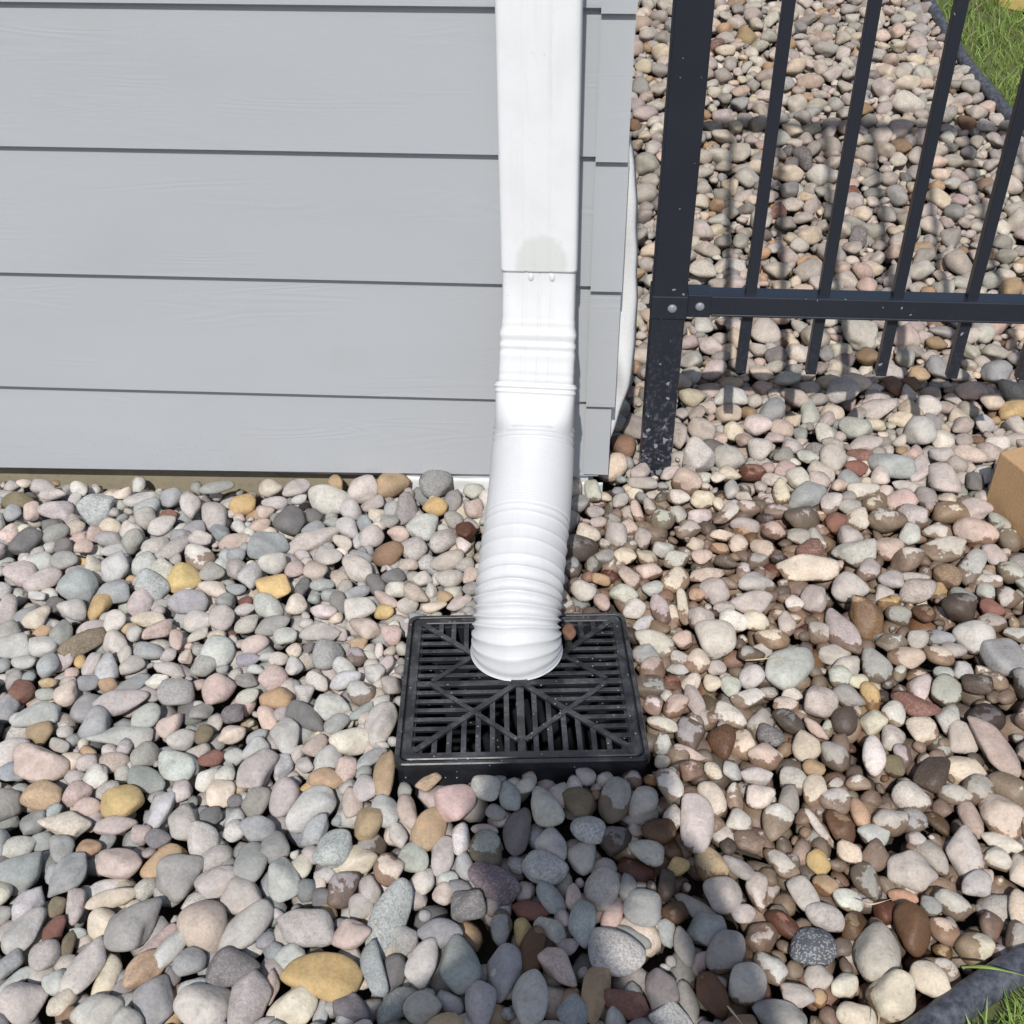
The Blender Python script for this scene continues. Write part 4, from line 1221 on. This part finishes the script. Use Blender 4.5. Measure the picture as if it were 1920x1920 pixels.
# overlapping neighbours: the smaller one sinks a little so that they lie over each other instead of through each other
PP = np.array([d['P'][:2] for d in placed])
for i, d in enumerate(placed):
    rad = d['half'].mean()
    dist = np.hypot(*(PP - PP[i]).T)
    for j in np.nonzero((dist < rad + 0.06) & (dist > 0))[0]:
        o = placed[j]
        ov = (rad + o['half'].mean()) * 0.92 - dist[j]
        if ov > 0 and o['area'] > d['area']:
            d['P'] = d['P'] + np.array([0, 0, -min(ov * 0.55, d['c'] * 0.8)])

placed.sort(key=lambda d: -d['area'])
pile = Pile()
HERO_N = 300
heroes = []
for rank, d in enumerate(placed):
    ang = ANGULAR.get(d['kind'], 0.2)
    ang = float(np.clip(rng.normal(ang * 0.75, 0.22), 0, 1))
    big = rank < HERO_N
    V, Fc = stone(4 if rank < 110 else 3, ang)
    B = np.stack([d['ax'][:, 0] * d['half'][0], d['ax'][:, 1] * d['half'][1], d['n'] * d['c']], 0)
    W_ = V @ B
    zext = np.abs(W_[:, 2]).max()
    wz = wet_zone(d['P'][0], d['P'][1])
    if d['wet']:
        thr = rng.uniform(0.25, 0.85) if d['kind'] in 'lgcwkpeb' else rng.uniform(0.75, 1.4)
    else:
        thr = -1.6 + wz * (rng.uniform(0.9, 2.15) if d['area'] < 3600 else rng.uniform(0.6, 1.9))
    water = thr - W_[:, 2] / zext + 0.25 * (W_ @ np.append(rng.normal(0, 1, 2), 0)) / max(d['half'][0], 1e-4)
    tint = tint_of(d['kind'], 0.06) * warm(d['P'][0])
    speck = {'s': 0.6, 'y': 0.9, 'u': 0.4, 'q': 0.35}.get(d['kind'], float(rng.choice([0, 0, 0, 0.12, 0.3])))
    stamp(occ_top, d['P'][0], d['P'][1], np.stack([d['ax'][:2, 0] * d['half'][0], d['ax'][:2, 1] * d['half'][1]], 1), 0.97)
    if big:
        me = np_mesh('pebble', W_, Fc, np.tile(np.append(tint, 1.0), (len(W_), 1)), water, np.full(len(W_), speck))
        o = bpy.data.objects.new('pebble', me)
        COL.objects.link(o)
        o.location = Vector(d['P'])
        o['category'] = 'pebble'
        o['group'] = 'loose pebbles of the gravel bed'
        d['obj'] = o
        heroes.append(d)
    else:
        pile.add(W_ + d['P'], Fc, tint, water, speck)

# ---- the rest of the bed: smaller stones packed between and below
SHAPES = {2: [stone(2, float(a)) for a in rng.uniform(0.0, 0.6, 24)], 3: [stone(3, float(a)) for a in rng.uniform(0.0, 0.75, 60)]}
MIX_L = ('plgbekcwdtro', (.26, .21, .18, .12, .11, .03, .05, .02, .02, .012, .005, .005))
MIX_R = ('plgbekcwdtrn', (.26, .21, .14, .07, .08, .05, .11, .03, .02, .02, .012, .015))
MIX_B = ('plgbekcwdtrn', (.24, .21, .14, .05, .07, .05, .10, .04, .03, .04, .01, .02))


def project(x, y, z):
    d = np.array([x, y, z]) - CAM
    k = F_PX / (d @ CF)
    return 960 + k * (d @ CR), 960 - k * (d @ CU)


def random_stone(x, y, r, dz, level, low):
    mixk = MIX_B if y > 0.10 else (MIX_R if x > 0.15 else MIX_L)
    kind = str(rng.choice(list(mixk[0]), p=np.array(mixk[1]) / sum(mixk[1])))
    V, Fc = SHAPES[level][int(rng.integers(len(SHAPES[level])))]
    a = rng.uniform(0, 2 * math.pi)
    el = rng.uniform(1.0, 1.5)
    hx, hy, hz = r * el ** 0.5 * 1.08, r / el ** 0.5 * 1.04, r * rng.uniform(0.6, 0.85)
    n = np.append(rng.normal(0, 0.26, 2), 1.0); n /= np.linalg.norm(n)
    t = np.array([math.cos(a), math.sin(a), 0]); t -= (t @ n) * n; t /= np.linalg.norm(t)
    B = np.stack([t * hx, np.cross(n, t) * hy, n * hz])
    if rng.random() < 0.5:
        V = V * np.array([-1, 1, 1]); Fc = Fc[:, ::-1]
    W_ = V @ B
    wz = wet_zone(x, y)
    thr = (-1.6 + wz * (rng.uniform(2.2, 3.6) if low else rng.uniform(1.1, 2.9)))
    water = thr - W_[:, 2] / hz
    z = float(terrain(y, x)) + dz
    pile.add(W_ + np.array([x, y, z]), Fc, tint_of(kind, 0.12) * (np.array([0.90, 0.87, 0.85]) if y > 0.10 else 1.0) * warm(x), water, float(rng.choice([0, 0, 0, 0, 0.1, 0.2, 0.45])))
    return np.stack([t[:2] * hx, np.cross(n, t)[:2] * hy], 1)


def visible(x, y, margin=330):
    px, py = project(x, y, float(terrain(y, x)))
    return -margin < px < 1920 + margin and -260 < py < 1920 + margin


def fill(occ, r, tries, dz, level, low, k=0.92):
    xs = rng.uniform(-1.4, 2.6, tries); ys = rng.uniform(-1.3, 2.6, tries)
    m = int(r * 0.80 / CELL)
    yy, xx = np.mgrid[-m:m + 1, -m:m + 1]
    disc = (xx * xx + yy * yy) <= m * m
    for x, y in zip(xs, ys):
        i, j = int((x - GX0) / CELL), int((y - GY0) / CELL)
        if i - m < 0 or j - m < 0 or i + m >= occ.shape[1] or j + m >= occ.shape[0]:
            continue
        if occ[j, i] or (occ[j - m:j + m + 1, i - m:i + m + 1] & disc).any():
            continue
        if not visible(x, y) or blocked(x, y, r) or in_lawn(x, y, r):
            continue
        if y > 0.25 and r > 0.023 and rng.random() < 0.75:
            continue
        rr_ = r * rng.uniform(0.92, 1.10)
        z = dz + rng.uniform(-0.004, 0.004) + (0.25 * r if not low else 0)
        if x < -0.19 and y > -0.085:
            if not low and y > -0.055:
                continue
            z -= 0.020
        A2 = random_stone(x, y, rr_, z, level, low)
        stamp(occ, x, y, A2, k)


BACK = np.zeros_like(occ_top)
for r, tries in ((0.0300, 900), (0.0255, 4000), (0.0215, 9000), (0.0180, 16000), (0.0150, 24000), (0.0120, 30000), (0.0098, 30000)):
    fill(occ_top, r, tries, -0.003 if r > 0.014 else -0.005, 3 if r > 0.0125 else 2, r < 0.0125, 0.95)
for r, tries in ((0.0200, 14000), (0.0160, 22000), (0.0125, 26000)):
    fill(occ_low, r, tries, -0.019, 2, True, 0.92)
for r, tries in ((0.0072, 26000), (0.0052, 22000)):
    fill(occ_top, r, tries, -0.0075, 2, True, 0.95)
me = np_mesh('gravel', np.concatenate(pile.V), np.concatenate(pile.F), np.concatenate(pile.T), np.concatenate(pile.W), np.concatenate(pile.S))
gravel = bpy.data.objects.new('gravel', me)
COL.objects.link(gravel)
tag(gravel, 'smaller river pebbles filling the bed between the larger stones', 'gravel', kind='stuff')
print('gravel stones', len(pile.V), 'tris', sum(len(f) for f in pile.F))

# the brown pebble that lies on the grate beside the hose
V, Fc = stone(3, 0.15)
d = ray(1067, 1188)
t_ = (0.0345 - CAM[2]) / d[2]
c = CAM + d * t_
W_ = V * np.array([0.0095, 0.0150, 0.0095])
me = np_mesh('pebble', W_, Fc, np.tile(np.append(srgb(128, 96, 78, k=GAIN), 1.0), (len(W_), 1)), np.full(len(W_), -1.6), np.zeros(len(W_)))
o = bpy.data.objects.new('pebble', me); COL.objects.link(o); o.location = Vector(c)
tag(o, 'small smooth brown pebble lying on the drain grate right of the hose', 'pebble', 'loose pebbles of the gravel bed')

# ---- labels: a few stones are unmistakable, the others are told by their look and by the nearest of those
KNOWN = {
    (813, 904): ('angular slate-grey rock standing against the wall left of the hose', 'the slate rock by the wall'),
    (515, 1104): ('golden teardrop-shaped pebble, brightest yellow one left of the drain', 'the golden teardrop pebble'),
    (342, 1084): ('large round pale-gold pebble in front of the siding, left of the golden teardrop', 'the round pale-gold pebble'),
    (184, 1132): ('small lumpy yellow pebble left of the round pale-gold one', 'the lumpy yellow pebble'),
    (728, 1039): ('smooth caramel-brown oval pebble just left of the white hose', 'the caramel-brown pebble'),
    (720, 1452): ('upright tan log-shaped stone leaning at the drain box front left corner', 'the upright log-shaped stone'),
    (604, 1831): ('largest ochre-gold rock, flat and jagged, at the bottom edge left of centre', 'the jagged ochre rock'),
    (853, 1506): ('salmon-pink speckled stone close in front of the drain box', 'the salmon-pink stone'),
    (924, 1657): ('purple-maroon oval stone in front of the drain box', 'the purple stone'),
    (729, 1722): ('long speckled grey-white stone standing diagonally above the jagged ochre rock', 'the long diagonal stone'),
    (576, 1738): ('large angular mauve-grey stone just behind the jagged ochre rock', 'the big mauve stone'),
    (865, 1805): ('large triangular blue-grey stone at the bottom right of the jagged ochre rock', 'the triangular blue-grey stone'),
    (253, 1732): ('largest smooth mid-grey oval stone at the lower left', 'the largest grey oval'),
    (383, 1735): ('big lumpy pale-pink stone right of the largest grey oval', 'the big pale-pink stone'),
    (271, 1818): ('rounded orange-pink stone below the largest grey oval', 'the orange-pink stone'),
    (331, 1644): ('big round grey stone lying half over an orange pebble', 'the big round grey stone'),
    (75, 1432): ('large flat pale-pink stone at the left edge, halfway down the pebbles', 'the flat pale-pink stone'),
    (229, 1503): ('flat ochre chunk left of the drain, below the flat pale-pink stone', 'the flat ochre chunk'),
    (158, 1207): ('dark olive-brown lens-shaped pebble at the left, tilted up to the right', 'the olive lens-shaped pebble'),
    (180, 952): ('speckled granite pebble right below the siding at the far left', 'the granite pebble by the siding'),
    (225, 1382): ('long flat pale stone, the longest one at the left', 'the long flat pale stone'),
    (1152, 1792): ('large speckled blue-grey granite stone at the bottom centre', 'the big granite stone'),
    (1307, 1547): ('tall smooth pale-pink oblong stone right of the drain box front corner', 'the tall pale-pink stone'),
    (1152, 1502): ('round half-wet grey stone with a dry patch right before the drain front', 'the half-wet round stone'),
    (982, 1745): ('small bright yellow pebble between grey stones at the bottom centre', 'the small bright yellow pebble'),
    (994, 1875): ('blocky beige-grey stone at the bottom edge, near the middle', 'the blocky beige stone'),
    (1523, 1776): ('blue-black granite cobble with white grain, left of the pear-shaped stone', 'the blue-black cobble'),
    (1645, 1784): ('large pear-shaped light grey stone left of the black edging', 'the pear-shaped stone'),
    (1676, 1871): ('round creamy-yellow stone touching the black edging at the bottom', 'the creamy-yellow stone'),
    (1711, 1633): ('large rounded mauve-pink stone above the black edging', 'the large mauve-pink stone'),
    (1877, 1530): ('large egg-shaped cream stone at the right edge', 'the egg-shaped cream stone'),
    (1515, 1069): ('longest smooth cream oval pebble, right of the hose in the open', 'the long cream oval'),
    (1830, 997): ('broad peach-pink pebble just below the tan block', 'the peach-pink pebble'),
    (1769, 899): ('round mauve-grey pebble just left of the tan block', 'the round pebble by the block'),
    (1884, 1233): ('big slate-blue angular stone at the right edge', 'the slate-blue stone'),
    (1868, 1404): ('long mauve-pink stone standing diagonally near the right edge', 'the long mauve-pink stone'),
    (1713, 1323): ('maroon-red oval pebble on the right', 'the maroon pebble'),
    (1626, 1158): ('lumpy half-wet brown stone on the right', 'the lumpy brown stone'),
    (1339, 1197): ('large light grey pebble right of the drain box back corner', 'the large grey pebble by the drain'),
    (1289, 900): ('peach-pink rounded pebble in front of the fence post foot', 'the peach pebble by the post'),
    (1615, 627): ('large light grey stone behind the fence, between the second and third picket', 'the big stone behind the fence'),
    (1369, 743): ('pale flat pebble below the first picket of the fence', 'the pale pebble under the first picket'),
    (1725, 808): ('pale angular pebble in front of the fence, below the third picket', 'the pale angular pebble by the fence'),
    (713, 1354): ('light grey pear-shaped stone touching the left side of the drain box', 'the grey stone beside the drain'),
    (582, 1517): ('large pale cream-white stone left of the drain box front corner', 'the large cream-white stone'),
    (617, 940): ('largest light grey pebble right below the siding, left of the hose', 'the big pebble below the siding')}
refs = [(k, v[1]) for k, v in KNOWN.items()]
used = set()


def side(dx, dy):
    a = math.degrees(math.atan2(-dy, dx)) % 360
    return ('right of', 'behind and right of', 'behind', 'behind and left of', 'left of', 'in front and left of', 'in front of', 'in front and right of')[int(((a + 22.5) % 360) // 45)]


for d in heroes:
    key = (int(d['px']), int(d['py']))
    if key in KNOWN:
        d['obj']['label'] = KNOWN[key][0]
        used.add(KNOWN[key][0])
for d in heroes:
    key = (int(d['px']), int(d['py']))
    if key in KNOWN:
        continue
    asp = d['w'] / d['h']
    shp = 'long' if asp > 1.85 else ('oval' if asp > 1.3 else 'roundish')
    siz = 'large ' if d['area'] > 4600 else ('' if d['area'] > 2900 else 'small ')
    col = ('half-wet ' if d['wet'] else '') + KIND[d['kind']][1]
    near = sorted(refs, key=lambda r: math.hypot(r[0][0] - d['px'], r[0][1] - d['py']))
    done = False
    for (rx, ry), rn in near[:4]:
        lab = f"{siz}{shp} {col} pebble {side(d['px'] - rx, d['py'] - ry)} {rn}"
        if lab not in used and len(lab.split()) <= 16:
            done = True
            break
    if not done:
        (r1, n1), (r2, n2) = near[0], near[1]
        short = n2.replace('the ', '', 1)
        for extra in ('farther out', 'second one out', 'third one out', 'fourth one out'):
            lab = f"{siz}{shp} {col} pebble {side(d['px'] - r1[0], d['py'] - r1[1])} {n1}, {extra}"
            if lab not in used:
                break
    used.add(lab)
    d['obj']['label'] = lab


# ------------------------------------------------------------------ grass
def grass_patch(poly, count, label, bounds, hmin, hmax, off):
    V, Fc, T = [], [], []
    n = 0
    tries = 0
    while n < count and tries < count * 30:
        tries += 1
        x, y = rng.uniform(bounds[0], bounds[1]), rng.uniform(bounds[2], bounds[3])
        if not inside(poly, x - off[0], y + off[1]) or not visible(x, y, 800):
            continue
        n += 1
        h = rng.uniform(hmin, hmax)
        w = rng.uniform(0.0011, 0.0022)
        a = rng.uniform(0, 2 * math.pi)
        lean = np.array([math.cos(a), math.sin(a)]) * h * rng.uniform(0.15, 1.05)
        b = rng.uniform(0, 2 * math.pi)
        sx, sy = math.cos(b) * w, math.sin(b) * w
        z0 = float(terrain(y, x))
        k0 = len(V)
        for t in (0.0, 0.4, 0.75):
            cx, cy, cz = x + lean[0] * t ** 1.7, y + lean[1] * t ** 1.7, z0 + h * (t - 0.25 * t * t)
            ww = 1 - 0.55 * t
            V += [(cx - sx * ww, cy - sy * ww, cz), (cx + sx * ww, cy + sy * ww, cz)]
        V.append((x + lean[0], y + lean[1], z0 + h * 0.74))
        Fc += [(k0, k0 + 1, k0 + 3), (k0, k0 + 3, k0 + 2), (k0 + 2, k0 + 3, k0 + 5), (k0 + 2, k0 + 5, k0 + 4), (k0 + 4, k0 + 5, k0 + 6)]
        u = rng.random()
        c = np.array((0.200, 0.310, 0.060)) * (1 - u) + np.array((0.370, 0.490, 0.150)) * u
        if rng.random() < 0.10:
            c = np.array((0.36, 0.33, 0.16))
        c = c * rng.uniform(0.7, 1.2)
        T += [np.append(c, 1.0)] * 7
    me = np_mesh('grass', np.array(V), np.array(Fc), np.array(T), None, None)
    me.materials.clear(); me.materials.append(M['grass'])
    o = bpy.data.objects.new('grass', me); COL.objects.link(o)
    return tag(o, label, 'grass', kind='stuff')


bx = np.array(LAWN_BACK[:10])
grass_patch(LAWN_BACK, 12000, 'sunlit green lawn grass behind the fence at the top right', (bx[:, 0].min(), bx[:, 0].max() + 0.6, 0.6, 2.9), 0.030, 0.062, (0.016, -0.006))
grass_patch(LAWN_FRONT, 24000, 'short green grass in the bottom right corner', (0.45, 1.5, -1.25, -0.62), 0.016, 0.034, (0.024, 0.024))


# ------------------------------------------------------------------ straws
def straw(name, pts, r, mat, label, dz, cat):
    C = np.array([on_ground(px, py, z + dz) for px, py, z in pts])
    P, S = catmull(C, 24)
    V, Fc = [], []
    n = 6
    for i, p in enumerate(P):
        t = P[min(i + 1, len(P) - 1)] - P[max(i - 1, 0)]
        t /= np.linalg.norm(t)
        a = np.cross(t, [0, 0, 1.0]); a /= np.linalg.norm(a)
        b = np.cross(a, t)
        k = r * (1.0 - 0.75 * abs(2 * i / (len(P) - 1) - 0.6))
        for j in range(n):
            q = 2 * math.pi * j / n
            V.append(p + (a * math.cos(q) * 1.0 + b * math.sin(q) * 0.4) * max(k, r * 0.2))
    for i in range(len(P) - 1):
        for j in range(n):
            Fc.append((i * n + j, i * n + (j + 1) % n, (i + 1) * n + (j + 1) % n, (i + 1) * n + j))
    return tag(pydata(name, V, Fc, mat, None, True), label, cat)


straw('dry_stem', [(1398, 1238, .010), (1425, 1236, .018), (1470, 1231, .022)], 0.0016, M['straw'], 'dry straw lying against a pale pebble right of the drain', 0.008, 'straw')
straw('dry_stem', [(1611, 1688, .016), (1634, 1695, .022), (1671, 1686, .018)], 0.0014, M['straw'], 'bent dry straw between pebbles above the black edging', 0.010, 'straw')
straw('dry_stem', [(1364, 1886, .018), (1378, 1903, .022), (1396, 1925, .020)], 0.0014, M['straw'], 'short dry straw at the bottom edge, right of centre', 0.010, 'straw')
straw('dry_stem', [(1645, 1893, .020), (1648, 1908, .026), (1646, 1930, .024)], 0.0013, M['straw'], 'tiny dry straw on the creamy-yellow stone by the edging', 0.014, 'straw')
straw('grass_blade', [(1803, 1813, .018), (1855, 1814, .032), (1932, 1832, .030)], 0.0022, M['leaf'], 'single long green blade arching over the black edging', 0.010, 'grass blade')


# ------------------------------------------------------------------ the photographer, behind the camera: casts the shade on the front pebbles
person = tag(empty('person', (0.02, -2.02, 0.0)), 'person in a grey jacket holding up a phone behind the camera, shading the front pebbles', 'person')
M['jacket'] = make_simple('grey_jacket', (0.10, 0.10, 0.11), (0.16, 0.16, 0.17), 30, 0.9)
M['skin'] = make_simple('skin', (0.42, 0.26, 0.19), (0.50, 0.32, 0.24), 60, 0.55)
M['hair'] = make_simple('dark_hair', (0.02, 0.015, 0.012), (0.05, 0.04, 0.03), 90, 0.7)
M['phone'] = make_simple('phone_glass', (0.01, 0.01, 0.012), (0.02, 0.02, 0.022), 30, 0.2)
L_ = np.array(LDIR)


def from_shadow(px, py, t):
    """a point of the body, t metres up the sun ray from where its shadow lies"""
    return on_ground(px, py, 0.0) - L_ * t


ph_c = CAM - CF * 0.016 - CU * 0.055 + CR * 0.020      # phone body: lens near its top left corner
bmp = box_bm(-0.037, 0.037, -0.076, 0.076, -0.004, 0.004, 0.003, 3)
for v in bmp.verts:
    v.co = Vector(ph_c + CR * v.co.x + CU * v.co.y - CF * v.co.z)
tag(from_bm('phone', bmp, M['phone']), 'black phone held up by the person behind the camera', 'phone')

head = from_shadow(1035, 1560, 1.86)
neck = head + np.array([0.0, -0.035, -0.14])
chest = neck + np.array([0.0, -0.06, -0.20])
hip = np.array([chest[0], chest[1] - 0.10, 0.74])
J, E2, R2 = [], [], []


def jv(p, r, to=None):
    J.append(tuple(p)); R2.append(r)
    if to is not None:
        E2.append((to, len(J) - 1))
    return len(J) - 1


i_hip = jv(hip, 0.135)
i_wst = jv(0.5 * (hip + chest), 0.150, i_hip)
i_chs = jv(chest, 0.155, i_wst)
i_nek = jv(neck, 0.055, i_chs)
i_hd0 = jv(head + np.array([0, 0.01, -0.05]), 0.068, i_nek)
i_hd1 = jv(head + np.array([0, 0.0, 0.02]), 0.085, i_hd0)
jv(head + np.array([0, -0.01, 0.085]), 0.060, i_hd1)
jv(head + np.array([0, 0.098, -0.012]), 0.014, i_hd1)      # nose
for sg in (-1, 1):
    jv(head + np.array([sg * 0.090, -0.005, -0.005]), 0.018, i_hd1)      # ears
    sh = chest + np.array([sg * 0.185, 0.0, 0.085])
    grip = ph_c + CR * sg * 0.050 - CU * 0.055 - CF * 0.020
    el = 0.5 * (sh + grip) + np.array([sg * 0.045, -0.03, -0.05])
    a = jv(sh, 0.062, i_chs)
    b_ = jv(el, 0.046, a)
    wr = el + (grip - el) * 0.86
    w0 = jv(wr, 0.029, b_)
    pal = jv(wr + (grip - wr) * 0.75, 0.030, w0)
    for k in range(4):
        base = grip + CU * (0.030 - 0.020 * k) - CF * 0.006
        f0 = jv(base, 0.0095, pal)
        f1 = jv(base + CR * sg * -0.012 - CF * 0.020 + CU * 0.004, 0.0088, f0)
        jv(base + CR * sg * -0.034 - CF * 0.016 + CU * 0.004, 0.0075, f1)
    th0 = jv(grip + CU * 0.018 - CF * 0.022, 0.011, pal)
    jv(grip + CU * 0.045 - CR * sg * 0.012 - CF * 0.020, 0.009, th0)
    hp = jv(hip + np.array([sg * 0.095, 0.0, -0.06]), 0.092, i_hip)
    kn = jv(np.array([hip[0] + sg * 0.105, hip[1] + 0.06, 0.43]), 0.060, hp)
    an = jv(np.array([hip[0] + sg * 0.110, hip[1] - 0.02, 0.085]), 0.042, kn)
    jv(np.array([hip[0] + sg * 0.125, hip[1] + 0.15, 0.035]), 0.034, an)
me = bpy.data.meshes.new('body')
me.from_pydata(J, E2, [])
bo_ = bpy.data.objects.new('body', me)
COL.objects.link(bo_)
me.materials.append(M['jacket'])
bo_.parent = person
bo_.matrix_parent_inverse = Matrix.Translation(-Vector(person.location))
sk = bo_.modifiers.new('skin', 'SKIN')
sub_ = bo_.modifiers.new('smooth', 'SUBSURF'); sub_.levels = 2; sub_.render_levels = 2
if not me.skin_vertices:
    with bpy.context.temp_override(object=bo_, active_object=bo_):
        bpy.ops.mesh.customdata_skin_add()
for v, r in zip(me.skin_vertices[0].data, R2):
    v.radius = (r, r)
me.skin_vertices[0].data[0].use_root = True
bm = bmesh.new()
bmesh.ops.create_icosphere(bm, subdivisions=4, radius=1.0)
for v in bm.verts:
    lump = 1 + 0.05 * math.sin(v.co.x * 9 + v.co.z * 7) * math.sin(v.co.y * 8)
    v.co = Vector(head + np.array([v.co.x * 0.098, v.co.y * 0.100 - 0.018, v.co.z * 0.100 + 0.035]) * 1.0) + Vector((0, 0, 0)) * lump
from_bm('hair', bm, M['hair'], person, True)
